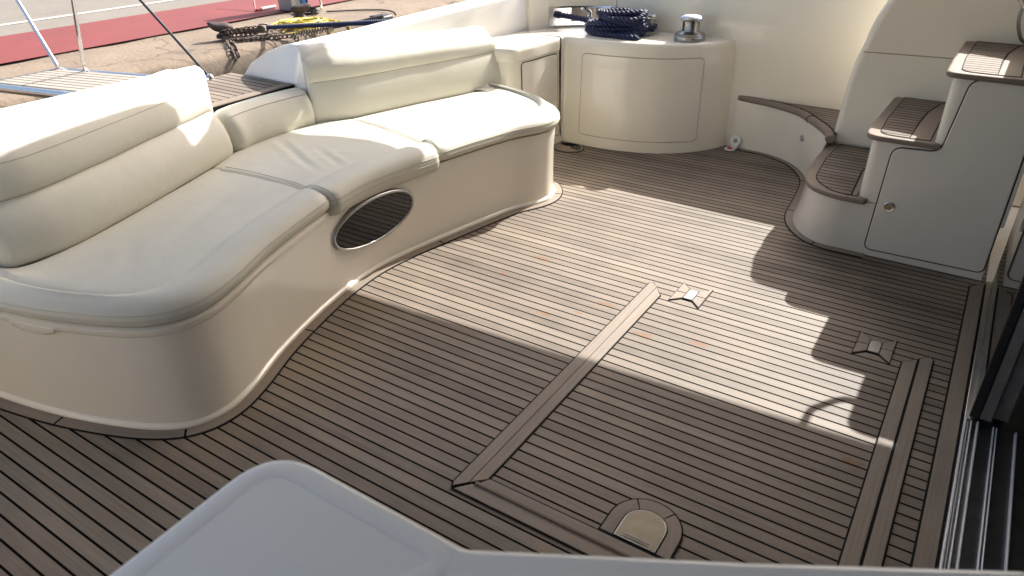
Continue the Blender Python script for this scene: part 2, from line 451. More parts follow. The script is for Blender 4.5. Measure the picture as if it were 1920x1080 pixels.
# margin of the deck along the saloon door
mb = thing('door_margin', 'broad teak border board along the saloon door track', 'deck border', (.19, 1.5, 0))
caulk([(.158, .2), (.2185, .2), (.2185, 3.50), (.158, 3.45)], mb)
plank([(.1645, .2), (.2135, .2), (.2135, 3.49), (.1645, 3.442)], (0, 1, 0), mb)

# ---------------------------------------------------------------- sofa
SB = [(-3.1, .66), (-2.68, .73), (-2.41, .785), (-2.2, .85), (-2.03, .925), (-1.935, 1.01), (-1.912, 1.12), (-1.95, 1.26), (-2.03, 1.45), (-2.10, 1.67), (-2.16, 1.92), (-2.185, 2.15),
      (-2.165, 2.38), (-2.12, 2.62), (-2.075, 2.85), (-2.02, 3.08), (-1.95, 3.23), (-1.932, 3.34), (-1.98, 3.46), (-2.10, 3.56), (-2.35, 3.655), (-2.72, 3.73)]
base = resample(catmull(SB, 12), 260)
BN = normals2(base)
def u_at(pt):
    return min(range(len(base)), key=lambda i: (base[i] - Vector(pt)).length)
sofa = thing('sofa', 'long curved cream vinyl cockpit sofa on a moulded base with an oval window', 'sofa', (-2.5, 2.2, 0))
g = G(); rows = []
for p, q in zip(base, BN):
    r = []
    for off, z in ((.012, 0), (.014, .012), (.010, .018), (.001, .024), (0, .05), (-.002, .15), (-.001, .30), (.004, .36), (.002, .398), (-.06, .402), (-.14, .402)):
        r.append((p.x + q.x * off, p.y + q.y * off, z))
    rows.append(r)
g.loft(rows); g.build('base', M_GEL, sofa, angle=50, fix=False)
# back line of the seat
SS = [(-3.1, .92), (-2.85, .90), (-2.64, .875), (-2.575, .93), (-2.59, 1.10), (-2.67, 1.38), (-2.83, 1.84), (-2.93, 2.06), (-2.965, 2.30), (-2.955, 2.58), (-2.84, 2.76), (-2.80, 2.91), (-2.70, 3.24), (-2.60, 3.56), (-2.57, 3.66), (-2.62, 3.70)]
seatl = catmull(SS, 12)
# matching keys front -> back
KF = [(-3.1, .66), (-2.45, .775), (-1.915, 1.06), (-2.155, 1.90), (-2.185, 2.2), (-2.13, 2.58), (-1.935, 3.30), (-2.15, 3.585), (-2.72, 3.73)]
KB = [(-3.1, .92), (-2.66, .88), (-2.578, .98), (-2.84, 1.86), (-2.965, 2.30), (-2.85, 2.745), (-2.615, 3.50), (-2.575, 3.645), (-2.62, 3.70)]
kf = [u_at(p) for p in KF]; kb = [min(range(len(seatl)), key=lambda i: (seatl[i] - Vector(p)).length) for p in KB]
def lerp_path(path, f):
    i = min(int(f), len(path) - 2); return path[i].lerp(path[i + 1], f - i)
def back_of(u):
    for a in range(len(kf) - 1):
        if kf[a] <= u <= kf[a + 1]:
            t = (u - kf[a]) / max(kf[a + 1] - kf[a], 1e-6); return lerp_path(seatl, kb[a] + (kb[a + 1] - kb[a]) * t)
    return lerp_path(seatl, kb[-1])
WRINKLES = [(-2.86, 2.28, -2.38, 2.06, .018, .006), (-2.60, 2.12, -2.42, 2.30, .015, .0045), (-2.60, 2.28, -2.33, 2.17, .018, .004), (-2.375, 3.00, -2.30, 3.24, .022, .007), (-2.46, 3.20, -2.23, 3.01, .015, .004), (-2.30, 1.30, -2.45, 1.62, .03, .004), (-2.22, 1.08, -2.40, 1.2, .025, .003)]
def cushion(u0, u1, name, roll, ends, lab=None, low=0, out=0):
    """seat cushion between two stations of the front curve"""
    n = 70; rows = []; st = []
    us = [u0 + (u1 - u0) * i / n for i in range(n + 1)]
    # extra stations at the ends for the rounding
    ext = []
    step = (u1 - u0) / n; L = length(base[int(u0):int(u1) + 1]) / (u1 - u0)
    for e in (.0, .0005, .0013, .0025, .0042, .007, .014):
        ext.append(e / L)
    us = sorted(set([u0 + e for e in ext] + [u1 - e for e in ext] + us[2:-2]))
    R0 = .007
    for u in us:
        f = lerp_path(base, u); i = min(int(u), len(base) - 1); q = BN[i].lerp(BN[min(i + 1, len(base) - 1)], u - int(u)).normalized()
        s = back_of(u); d = (s - f); D = d.length; d.normalize()
        e0 = (u - u0) * L if ends[0] else 9; e1 = (u1 - u) * L if ends[1] else 9
        e = min(e0, e1); drop = R0 - math.sqrt(max(0, R0 * R0 - (R0 - e) ** 2)) if e < R0 else 0
        prof = [(.10, .408, 0), (.03, .405, 0), (.006, .406, 0), (-.016, .412, 0), (-.026, .425, .4), (-.029, .44, .6), (-.026, .456, .8), (-.014, .472, 1), (.006, .484, 1), (.035, .4915 + roll * .4, 1), (.07, .492 + roll, 1), (.10, .487 + roll * .8, 1),
                (.118, .479, 1), (.127, .4745, 1), (.14, .477, 1)] + [(.18 + (D - .23) * t / 22, .4815 + .003 * math.sin(math.pi * t / 22) - .0075 * (t / 22) ** 2, 1) for t in range(22)] + [(D - .05, .474, 1), (D - .01, .468, 1), (D + .02, .455, 1), (D + .03, .42, 0)]
        row = []
        for k, (a, z, wgt) in enumerate(prof):
            v = q * -a if a < .06 else None
            p = f + d * a
            if a < .06: # near the front edge follow the normal, then blend to the back direction
                t = max(0, min(1, a / .06)); p = (f - q * a).lerp(f + d * a, t * t)
            aa = -drop * (1 - wgt * .0) if a < 0 else 0
            p = p - q * (drop * .9 if a < .02 else 0)
            if a < .13: p = p + q * (out - (.022 * (1 - e / .035) ** 2 if e < .035 else 0)) * (1 if a < .03 else (.13 - a) / .10)
            zz = z - drop * wgt - low * (1 - wgt) * (1 if a < .05 else 0)
            zz += .0025 * noise.noise(Vector((p.x * 5, p.y * 5, 1.7))) * wgt
            for (ax_, ay_, bx_, by_, wd, dep) in WRINKLES:
                A, B, Q = Vector((ax_, ay_)), Vector((bx_, by_)), Vector((p.x, p.y)); t_ = max(0, min(1, (Q - A).dot(B - A) / (B - A).length_squared))
                di = (Q - A.lerp(B, t_)).length + .012 * noise.noise(Vector((p.x * 14, p.y * 14, 4)))
                if di < wd * 4: zz += wgt * dep * (math.sin(math.pi * min(1, max(.08, t_))) ** .5 if .0 < t_ < 1 else .25) * (-math.exp(-(di / wd) ** 2) + .6 * math.exp(-((di - 1.7 * wd) / wd) ** 2))
            row.append((p.x, p.y, zz))
        rows.append(row)
    g = G(); g.loft(rows, cap=False)
    n_, m_ = len(rows), len(rows[0])
    g.f.append(tuple(range(m_))); g.f.append(tuple((n_ - 1) * m_ + j for j in reversed(range(m_))))
    o = g.build(name, M_VINYL, sofa, angle=60)
    if lab: o['label'] = lab
    # stitched seams along the front of the roll
    g = G(); pts = [Vector(r[6]) + Vector((0, 0, .0)) for r in rows[2:-2]]
    g.tube(pts, .0016, 5); pts = [Vector(r[5]) + Vector((0, 0, -.002)) for r in rows[2:-2]]; g.tube(pts, .0013, 5)
    for e_, r_ in ((0, rows[6]), (1, rows[-7])):
        if ends[e_]: g.tube([Vector(q) + Vector((0, 0, .0008)) for q in r_[5:-4]], .0014, 5)
    g.build('stitching', M_THREAD, o)
    return rows
uA, uB = u_at((-2.16, 1.905)), u_at((-2.128, 2.59))
cushion(0, uA - .06, 'seat_cushion', .002, (0, 1))
cushion(uA + .06, uB - .06, 'seat_cushion', .001, (1, 1), low=.034, out=.016)
cushion(uB + .06, len(base) - 1.01, 'seat_cushion', .010, (1, 0))
# moulded lip of the lifting lid under the left cushion
g = G(); rows = []
for i in range(0, uA - 2):
    p, q = base[i], BN[i]
    rows.append([(p.x + q.x * a, p.y + q.y * a, z) for a, z in ((0, .372), (.014, .374), (.019, .379), (.019, .398), (.010, .405), (-.02, .406))])
g.loft(rows, cap=True); g.build('lid_lip', M_GEL, sofa, angle=50)
i = u_at((-2.33, .80)); g = G(); rows = []
for k in range(i - 5, i + 6):
    p, q = base[k], BN[k]; s = 1 - (abs(k - i) / 5.0) ** 4
    rows.append([(p.x + q.x * a, p.y + q.y * a, z) for a, z in ((0, .372 - .02 * s), (.012 + .006 * s, .372 - .020 * s), (.0215, .372 - .012 * s), (.0215, .384), (.018, .386))])
g.loft(rows, cap=True); g.build('finger_pull', M_GEL, sofa, angle=50)
# oval window in the base front
iw = u_at((-2.183, 2.17))
def wall_pt(s, z, off):
    f = iw + s / (length(base) / (len(base) - 1)); f = max(0, min(f, len(base) - 1.01)); p = lerp_path(base, f); q = BN[int(f)].lerp(BN[int(f) + 1], f - int(f))
    return Vector((p.x + q.x * off, p.y + q.y * off, z))
def oval(k, n, a, b): t = 2 * math.pi * k / n; return a * math.cos(t), b * math.sin(t)
NW = 72; A_, B_, ZC = .262, .106, .262
e0, e1 = wall_pt(-.255, ZC, .004), wall_pt(.255, ZC, .004)
pc, px, pz = (e0 + e1) / 2, (e1 - e0).normalized(), Vector((0, 0, 1)); pn = px.cross(pz)
if pn.x < 0: pn = -pn
def on_plane(x, y, off): return pc + px * (x + .10 * y) + pz * y + pn * off
g = G(); rows = []
for k in range(NW):
    r = []
    for da, off in ((-.011, .000), (-.010, .005), (-.006, .007), (.001, .006), (.004, .001)):
        x, y = oval(k, NW, A_ + da, B_ + da); r.append(on_plane(x, y, off))
    x, y = oval(k, NW, A_ + .008, B_ + .008); q = on_plane(x, y, 0); sx = (q - pc).dot(px); r.append(wall_pt(sx, q.z, -.004))
    rows.append(r)
g.loft(rows, cu=True); wf = g.build('window_frame', M_STEELD, sofa, angle=60)
g = G(); g.v = [on_plane(*oval(k, NW, A_ - .006, B_ - .006), .002) for k in range(NW)]
g.f.append(tuple(range(NW))); g.build('window_glass', M_GLASS, sofa, angle=60)
# backrests
def backrest(path, prof_fn, name, rad=.05, n=60, cap_in=.5):
    rads = rad if isinstance(rad, tuple) else (rad, rad)
    P = resample(path, n); L = length(P); N = normals2(P)
    S = [0]
    for a, b in zip(P, P[1:]): S.append(S[-1] + (b - a).length)
    fr = [0, .002, .006, .012, .02, .03, .042, .058, .08]
    pos = sorted(set(fr + [L - f for f in fr] + [x for x in S if .09 < x < L - .09]))
    rows = []
    for s in pos:
        j = min(range(len(S)), key=lambda k: abs(S[k] - s)); j = min(max(j, 1), len(S) - 2)
        i = max(k for k in range(len(S)) if S[k] <= s + 1e-9); i = min(i, len(S) - 2)
        t = (s - S[i]) / (S[i + 1] - S[i]); p = P[i].lerp(P[i + 1], t); q = -(N[i].lerp(N[i + 1], t)).normalized()
        e = min(s, L - s); rad = rads[0] if s < L / 2 else rads[1]; sh = rad - math.sqrt(max(0, rad * rad - (rad - e) ** 2)) if e < rad else 0
        prof = prof_fn(s / L); zc = (prof[0][1] + max(z for _, z in prof)) / 2; dm = .14
        row = []
        for d, z in prof:
            # shrink towards the middle of the section near the ends
            k = sh / rad
            zz = z - (sh * .8 if z > zc else 0) * (1 if z > zc + .05 else .5)
            dd = d + sh * .85 * max(0, (dm - d) / dm) if d < dm else d
            row.append((p.x + q.x * dd, p.y + q.y * dd, zz + .002 * noise.noise(Vector((p.x * 6, p.y * 6, z * 6)))))
        rows.append(row)
    g = G(); g.loft(rows)
    m_ = len(rows[0]); g.f.append(tuple(range(m_))); g.f.append(tuple((len(rows) - 1) * m_ + j for j in reversed(range(m_))))
    o = g.build(name, M_VINYL, sofa, angle=75)
    return o, rows
def prof_main(zt, ds):
    base_ = [(.06, .44, 0), (.012, .452, 0), (-.006, .472, 0), (-.010, .50, 0), (-.004, .55, 0), (.016, .60, 0), (.045, .640, 0), (.066, .658, 0), (.074, .666, 0), (.077, .6695, 0), (.073, .6735, 0),
            (.068, .684, .15), (.069, .708, .35), (.077, .745, .6), (.093, .782, .8), (.120, .818, .95), (.155, .845, 1), (.195, .859, 1), (.235, .862, 1), (.27, .852, 1), (.285, .82, .8), (.29, .5, 0)]
    lean = 1 if ds == 1 else .42
    return [(d * ds if i > 14 else (d * lean if d > 0 else d), z + (zt - .862) * w_) for i, (d, z, w_) in enumerate(base_)]
pl_ = catmull([(-2.60, .865), (-2.585, 1.0), (-2.60, 1.13), (-2.68, 1.40), (-2.83, 1.83), (-2.915, 2.065)], 10)
o, rows = backrest(pl_, lambda t: prof_main(.868 - .012 * t, 1.0), 'backrest', .055)
def stitch(o, rows, idx, r=.0016, a=6, off=.0005):
    g = G(); g.tube([Vector(q[idx]) for q in rows[a:-a]], r, 5); g.build('stitching', M_THREAD, o)
M_SEAM = plain('seam_shadow', (.30, .27, .21), .8)
def seamline(o, rows, idx, a=5):
    g = G(); g.tube([Vector(q[idx]) for q in rows[a:-a]], .0018, 5); g.build('seam', M_SEAM, o)
seamline(o, rows, 9); stitch(o, rows, 14)
pr_ = catmull([(-2.945, 2.595), (-2.85, 2.78), (-2.80, 2.92), (-2.70, 3.24), (-2.60, 3.56), (-2.545, 3.80)], 10)
o, rows = backrest(pr_, lambda t: prof_main(.838 - .040 * t, .82), 'backrest', (.020, .045))
seamline(o, rows, 9)
def prof_mid(t): return [(.06, .44), (.0, .452), (-.018, .475), (-.022, .51), (-.016, .55), (.002, .59), (.026, .622), (.052, .640), (.080, .647), (.105, .646), (.118, .636), (.122, .61), (.122, .45)]
pm_ = catmull([(-2.925, 2.082), (-2.955, 2.20), (-2.962, 2.35), (-2.955, 2.50), (-2.935, 2.605)], 10)
o, rows = backrest(pm_, prof_mid, 'backrest', .05, n=40)
seamline(o, rows, 6)

# teak margin board round the sofa foot: a deck border of its own
sm = thing('sofa_margin', 'narrow curved teak border board following the foot of the sofa', 'deck border', (-2.1, 2.2, 0))
mp = offset2(base, .012)
curve_board(mp[:], .040, sm, cuts=(.165, .265, .41, .62, .81, .9))

# ---------------------------------------------------------------- transom coaming behind the sofa
tr = thing('transom', 'white moulded transom coaming behind the sofa, open at the teak gate', 'boat transom', (-3.3, 2.3, 0))
def coam_prof(xi, zt, y, zb=-.9):
    k = zt / .85
    return [(xi, y, .30), (xi, y, zt - .04), (xi - .008, y, zt - .018), (xi - .03, y, zt - .004), (xi - .06, y, zt), (xi - .12, y, zt - .012), (xi - .26, y, zt - .06), (xi - .40, y, zt - .13), (xi - .475, y, zt - .20), (xi - .51, y, zt - .30), (xi - .54, y, .1), (xi - .56, y, zb)]
def ends_round(ys, y_end, sgn):
    return ys
def coaming(stations):
    rows = []
    for xi, zt, y in stations: rows.append(coam_prof(xi, zt, y))
    g = G(); g.loft(rows, cap=True); return g
g = coaming([(-3.02, .855, -.5), (-3.02, .855, .2), (-3.02, .856, 1.0), (-3.02, .856, 1.6), (-3.02, .856, 1.96), (-3.02, .855, 2.058), (-3.024, .852, 2.062)])
g.build('coaming', M_GELW, tr, angle=50)
g = coaming([(-3.022, .852, 2.630), (-3.018, .8555, 2.634), (-3.01, .857, 2.70), (-2.97, .868, 3.1), (-2.91, .893, 3.5), (-2.83, .918, 3.9), (-2.765, .938, 4.15), (-2.725, .950, 4.38), (-2.68, .958, 4.60), (-2.68, .96, 4.9)])
g.build('coaming', M_GELW, tr, angle=50)
g = G(); g.box((-3.62, 2.05, -.9), (-3.13, 2.64, .600)); g.build('gate_wall', M_GELW, tr, bevel=.01)
# teak gate platform
gp = thing('gate_step', 'teak step with black seams on top of the transom between the two backrests', 'boarding step', (-3.3, 2.35, .6))
g = G(); g.prism([(-3.60, 2.075), (-3.085, 2.075), (-3.085, 2.618), (-3.60, 2.618)], .602, .648); g.build('caulk_seam', M_CAULK, gp, bevel=.004)
g = G(); g.prism([(-3.59, 2.08), (-3.155, 2.08), (-3.155, 2.613), (-3.59, 2.613)], .62, .652); g.build('planks', M_TREAD, gp, bevel=.002)
g = G(); g.prism([(-3.148, 2.078), (-3.088, 2.078), (-3.088, 2.615), (-3.148, 2.615)], .618, .654); g.build('front_board', M_NOSE, gp, uvdir=(0, 1, 0), bevel=.008)

# ---------------------------------------------------------------- bulwark
bw = thing('bulwark', 'tall smooth cream bulwark wall along the far side of the cockpit', 'bulwark wall', (-1, 4.8, 0))
wall = catmull([(-2.70, 4.36), (-2.655, 4.48), (-2.54, 4.62), (-2.36, 4.73), (-2.15, 4.768), (-1.95, 4.775), (-1.6, 4.77), (-1.2, 4.77), (-.5, 4.77), (.3, 4.77), (2.5, 4.77)], 10)
wall = resample(wall, 240); WN = normals2(wall)
def ztop(x): return .955 + max(0, min(1, (x + 2.7) / .9)) * .025 + max(0, min(2.5, x + 1.8)) * .03
def wrow(p, q, z0):
    s = -1
    zt = ztop(p.x)
    return [(p.x - q.x * a, p.y - q.y * a, z) for a, z in ((0, z0), (0, (z0 + zt) / 2), (0, zt - .045), (.008, zt - .02), (.03, zt - .004), (.06, zt), (.10, zt - .006), (.13, zt - .03), (.14, zt - .08), (.14, (z0 + zt) / 2), (.14, z0))]
Sw = [0]
for a, b in zip(wall, wall[1:]): Sw.append(Sw[-1] + (b - a).length)
ia = min(i for i in range(len(wall)) if wall[i].x > -2.64 and i > 2); ib = min(i for i in range(len(wall)) if wall[i].x > -2.29)
if (WN[0].dot(Vector((1, -1))) < 0): WN = [-q for q in WN]
g = G(); g.loft([wrow(p, q, -.06) for p, q in zip(wall[:ia + 1], WN[:ia + 1])], cap=True)
g.loft([wrow(p, q, -.06) for p, q in zip(wall[ib:], WN[ib:])], cap=True)
g.loft([wrow(p, q, .815) for p, q in zip(wall[ia:ib + 1], WN[ia:ib + 1])], cv=True)
g.loft([[(p.x - q.x * a, p.y - q.y * a, z) for a, z in ((0, -.06), (0, .700), (.14, .700), (.14, -.06))] for p, q in zip(wall[ia:ib + 1], WN[ia:ib + 1])])
g.build('wall_panel', M_GEL, bw, angle=50)
g = G(); g.box((-3.5, -.60, -.06), (.5, -.46, .98)); nb = thing('bulwark', 'cream bulwark wall on the near side behind the white counter', 'bulwark wall', (-1.5, -.53, 0)); g.build('wall_panel', M_GEL, nb, bevel=.04)
# seam where two mouldings meet
def wp(i, z, off): return (wall[i].x + WN[i].x * off, wall[i].y + WN[i].y * off, z)
js = min(i for i in range(len(wall)) if wall[i].x > -2.26)
g = G(); g.tube([wp(js, .82, .0), wp(js, .9, .0), wp(js, .94, .0)], .003, 6); g.build('joint', M_GROOVET, bw)
# stainless fairlead lining the opening
fl = []
g = G(); rows = []
for i in list(range(ia, ib + 1)):
    rows.append(i)
ring = [(i, .8145) for i in rows] + [(rows[-1], .80), (rows[-1], .72)] + [(i, .7015) for i in reversed(rows)] + [(rows[0], .72), (rows[0], .80)]
g.loft([[wp(i, z, .006), wp(i, z + (.010 if z > .76 else -.0), .004), wp(i, z + (.008 if z > .76 else 0), .0015), wp(i, z, -.002), wp(i, z, -.14)] for i, z in ring], cu=True)
mid = rows[len(rows) * 3 // 5]
g.tube([wp(mid, .70, -.03), wp(mid + 1, .735, -.035), wp(mid + 1, .775, -.035), wp(mid - 1, .815, -.03)], [.024, .016, .016, .024], 14)
g.build('fairlead', M_STEEL, bw, angle=50)

# ---------------------------------------------------------------- curved lockers
TOPZ = .69
lk = thing('curved_locker', 'cream bow-fronted locker with a large flush panel under the winch', 'locker', (-1.9, 4.5, 0))
front = catmull([(-2.405, 4.275), (-2.385, 4.300), (-2.31, 4.302), (-2.18, 4.296), (-2.04, 4.302), (-1.88, 4.335), (-1.73, 4.395), (-1.60, 4.49), (-1.515, 4.585), (-1.455, 4.68), (-1.415, 4.775)], 12)
front = resample(front, 130); FN = normals2(front)
if FN[60].dot(Vector((.3, -1))) < 0: FN = [-q for q in FN]
g = G(); rows = []
for p, q in zip(front, FN):
    rows.append([(p.x + q.x * a, p.y + q.y * a, z) for a, z in ((.026, 0), (.024, .03), (.014, .10), (.008, .3), (.003, .55), (0, .655), (-.002, .672), (-.008, .684), (-.02, .69))])
g.loft(rows)
# top surface: fan back to the wall line
back = []
for p, q in zip(front, FN):
    pp = p - q * .02
    back.append((pp.x, pp.y, .69))
b0 = len(g.v); nf = len(front)
far = resample([Vector((-2.735, 4.26)), Vector((-2.66, 4.47)), Vector((-2.54, 4.61)), Vector((-2.36, 4.725)), Vector((-2.1, 4.768)), Vector((-1.6, 4.77)), Vector((-1.42, 4.775))], nf)
g.loft([[back[i], (far[i].x, far[i].y, .69)] for i in range(nf)])
g.build('body', M_GEL, lk, angle=50, fix=False)
def on_front(s, z, off, pts, nrm):
    f = s * (len(pts) - 1); f = max(0, min(f, len(pts) - 1.001)); i = int(f); p = pts[i].lerp(pts[i + 1], f - i); q = nrm[i].lerp(nrm[i + 1], f - i)
    # body draft as in the rows above
    dz = 0
    for (a0, z0), (a1, z1) in zip(((.026, 0), (.024, .03), (.014, .10), (.008, .3), (.003, .55), (0, .655)), ((.024, .03), (.014, .10), (.008, .3), (.003, .55), (0, .655), (0, 1))):
        if z0 <= z <= z1: dz = a0 + (a1 - a0) * (z - z0) / (z1 - z0)
    return Vector((p.x + q.x * (off + dz), p.y + q.y * (off + dz), z))
def surf_panel(fn, s0, s1, z0, z1, r, Lm, off, n=40, m=8, grow_=0):
    g = G(); rows = []
    S0, S1, Z0, Z1 = s0 - grow_ / Lm, s1 + grow_ / Lm, z0 - grow_, z1 + grow_; rr = r + grow_
    ss = [S0 + x / Lm for x in (0, .001, .003, .007, .012, .02)] ; ss = [s for s in ss]
    full = sorted(set([S0 + (S1 - S0) * i / n for i in range(n + 1)] + ss + [S1 - (s - S0) for s in ss]))
    for s in full:
        e = min(s - S0, S1 - s) * Lm; c = rr - math.sqrt(max(0, rr * rr - (rr - e) ** 2)) if e < rr else 0
        rows.append([fn(s, Z0 + c + (Z1 - Z0 - 2 * c) * j / m, off) for j in range(m + 1)])
    inner = [[fn_ for fn_ in r_] for r_ in rows]
    # thickness: skirt
    sk = []
    g.loft(rows)
    loop = [r_[0] for r_ in rows] + [p for p in rows[-1][1:]] + [r_[-1] for r_ in reversed(rows[:-1])] + [p for p in reversed(rows[0][1:-1])]
    lid = []
    return g, rows
Lf = length(front); fn1 = lambda s, z, o: on_front(s, z, o, front, FN)
g, _ = surf_panel(fn1, .135, .79, .075, .60, .03, Lf, .0016, grow_=.005); g.build('panel_groove', M_GROOVET, lk, fix=False)
g, _ = surf_panel(fn1, .135, .79, .075, .60, .03, Lf, .0032); g.build('panel', M_GEL, lk, fix=False)

ck = thing('corner_locker', 'low corner locker with a flush door between sofa end and curved locker', 'locker', (-2.6, 4.0, 0))
cf = resample(catmull([(-2.66, 3.765), (-2.56, 3.775), (-2.488, 3.815), (-2.468, 3.89), (-2.447, 4.0), (-2.435, 4.15), (-2.418, 4.262)], 10), 50); CN = normals2(cf)
if CN[20].dot(Vector((1, 0))) < 0: CN = [-q for q in CN]
g = G(); rows = []
for p, q in zip(cf, CN):
    rows.append([(p.x + q.x * a, p.y + q.y * a, z) for a, z in ((.042, 0), (.04, .03), (.026, .06), (.016, .3), (.004, .60), (.003, .608), (.012, .612), (.012, .66), (.009, .678), (-.002, .688), (-.012, .69))])
g.loft(rows)
g.loft([[(p.x - q.x * .012, p.y - q.y * .012, .69), (-3.0 + (.27) * i / 49, p.y + .0, .69)] for i, (p, q) in enumerate(zip(cf, CN))])
g.build('body', M_GEL, ck, angle=40, fix=False)
def on_c(s, z, off):
    f = max(0, min(s * (len(cf) - 1), len(cf) - 1.001)); i = int(f); p = cf[i].lerp(cf[i + 1], f - i); q = CN[i]
    a = .04 + (.016 - .04) * min(1, max(0, (z - .03) / .27)) if z < .3 else .016 + (.004 - .016) * (z - .3) / .3
    return Vector((p.x + q.x * (off + a), p.y + q.y * (off + a), z))
Lc = length(cf)
g, _ = surf_panel(on_c, .40, .965, .06, .590, .022, Lc, .002, grow_=.006); g.build('door_groove', M_GROOVE, ck, fix=False)
g, _ = surf_panel(on_c, .40, .965, .06, .590, .022, Lc, .0045); g.build('door', M_PANEL, ck, fix=False)

# deck drain grate in the corner
dr = thing('deck_drain', 'oval ribbed teak drain grate in the corner under the lockers', 'deck drain', (-2.27, 4.19, 0))
g = G(); rings = []
cx, cy, ca, cb = -2.270, 4.165, .105, .088
g.prism([(cx + (ca + .006) * math.cos(t * math.pi / 20), cy + (cb + .006) * math.sin(t * math.pi / 20)) for t in range(40)], .001, .004); g.build('caulk_seam', M_CAULK, dr)
g = G(); g.prism([(cx + ca * math.cos(t * math.pi / 20), cy + cb * math.sin(t * math.pi / 20)) for t in range(40)], .002, .008); g.build('plate', M_TRIM, dr, uvdir=(1, 0, 0), bevel=.002)
g = G()
for k in range(5):
    r = .25 + .14 * k; g.tube([(cx + ca * r * math.cos(t * math.pi / 12 - .4), cy + cb * r * math.sin(t * math.pi / 12 - .4), .0085) for t in range(0, 13)], .0035, 6)
g.build('slot', M_CAULK, dr)

# ---------------------------------------------------------------- side step (ledge) beside the stairs
ls = thing('side_step', 'white side step with a curved teak nosing leading up to the side deck', 'boarding step', (-.9, 4.6, 0))
ed = resample(catmull([(-1.40, 4.775), (-1.31, 4.752), (-1.10, 4.725), (-.935, 4.635), (-.825, 4.50), (-.755, 4.33), (-.725, 4.06), (-.71, 3.81), (-.69, 3.70)], 10), 90); EN = normals2(ed)
if EN[40].dot(Vector((-1, -1))) < 0: EN = [-q for q in EN]
zl = .335
rail = resample(catmull([(-1.352, 4.768), (-1.23, 4.752), (-1.10, 4.715), (-.935, 4.625), (-.82, 4.485), (-.735, 4.365), (-.682, 4.262), (-.664, 4.19)], 10), 70); RN = normals2(rail)
if RN[35].dot(Vector((-1, -1))) < 0: RN = [-q for q in RN]
ni = min(i for i in range(len(ed)) if ed[i].y < 4.17); edA = resample(ed[3:ni + 1], 70)
g = G(); g.loft([[(p.x, p.y, 0), (p.x * .9 + r.x * .1, p.y * .9 + r.y * .1, .03), (p.x * .4 + r.x * .6, p.y * .4 + r.y * .6, .2), (r.x, r.y, zl)] for p, r in zip(edA, rail)])
g.build('riser', M_GEL, ls, angle=50, fix=False)
top = [(p.x - q.x * .014, p.y - q.y * .014) for p, q in zip(rail[8:], RN[8:])]
g = G(); g.prism(top + [(-.645, 4.285), (-.2, 4.36), (-.2, 4.766), (-1.18, 4.766)], zl - .02, zl + .006); g.build('planks', M_TREAD, ls)
g = G(); uv = []; rows = []; LL = 0
for i, (p, q) in enumerate(zip(rail, RN)):
    if i: LL += (p - rail[i - 1]).length
    tp = min(1, (i + 7) / 14); row = []
    for k in range(14):
        a = 2 * math.pi * k / 14; rx, rz = .026 * tp, .021
        row.append((p.x + q.x * (rx * math.cos(a) - .010), p.y + q.y * (rx * math.cos(a) - .010), zl - .008 + rz * math.sin(a))); uv.append((LL, k / 14 * .14))
    rows.append(row)
g.loft(rows, cv=True, cap=True); ns = g.build('nosing', M_NOSE, ls, angle=60, uvs=uv)
g = G(); g.tube([(p.x - q.x * .038, p.y - q.y * .038, zl + .0065) for p, q in zip(rail[12:-4], RN[12:-4])], .003, 6)
p, q = rail[42], RN[42]; g.tube([(p.x + q.x * (.0275 * math.cos(t * .25) - .010), p.y + q.y * (.0275 * math.cos(t * .25) - .010), zl - .008 + .0222 * math.sin(t * .25)) for t in range(-4, 11)], .0022, 6)
g.build('caulk_seam', M_CAULK, ls)
# small courtesy light
k = min(range(70), key=lambda i: (rail[i] - Vector((-.865, 4.56))).length); cl = Vector((edA[k].x * .4 + rail[k].x * .6, edA[k].y * .4 + rail[k].y * .6, .200))
nrm = Vector((RN[k].x, RN[k].y, .1)).normalized(); mt = nrm.to_track_quat('Z', 'Y').to_matrix()
g = G(); g.lathe([(.0, .006), (.009, .006), (.011, .009), (.016, .009), (.020, .005), (.020, -.006)], 24, cl, mt); g.build('courtesy_light', M_STEELD, ls)
sm2 = thing('stair_margin', 'narrow curved teak border board along the foot of the stairs and side step', 'deck border', (-.7, 4.0, 0))
mp2 = resample(catmull([(-1.30, 4.755), (-1.10, 4.725), (-.935, 4.635), (-.825, 4.50), (-.755, 4.33), (-.725, 4.06), (-.705, 3.82), (-.655, 3.675), (-.576, 3.575), (-.49, 3.53), (-.386, 3.523), (-.29, 3.523)], 12), 120)
curve_board([p for p in reversed(mp2)], .032, sm2, cuts=(.12, .34, .6)) if normals2([p for p in reversed(mp2)])[60].x < 0 else curve_board(mp2, .032, sm2, cuts=(.4, .66, .88))

# ---------------------------------------------------------------- stairs
st = thing('stairs', 'moulded cream stairs with teak treads climbing above a cupboard door', 'stairs', (-.2, 3.9, 0))
YN, YF = 3.535, 4.275
TR = [(.280, -.665, 3.500, .155), (.580, -.410, 3.535, .075), (.885, -.165, 3.530, .060), (1.190, .085, 3.530, .060), (1.495, .325, 3.53, .06), (1.80, .565, 3.53, .06)]
def tread_poly(x, yn, r, x1, inset=0, back=None):
    pts = [(x + .012 + inset, YF), (x + inset, yn + .3), (x + inset, yn + inset), (x1, yn + inset), (x1, YF)]
    return rounded(pts, [0.02, .25, r, 0, 0], 8)
def first_poly(inset=0):
    c = catmull([(-.665, 4.275), (-.676, 4.0), (-.660, 3.76), (-.635, 3.63), (-.575, 3.548), (-.47, 3.503), (-.345, 3.500)], 6)
    if inset: c = [p for p in offset2(c, inset if normals2(c)[10].x > 0 else -inset)]
    return [tuple(p) for p in c]
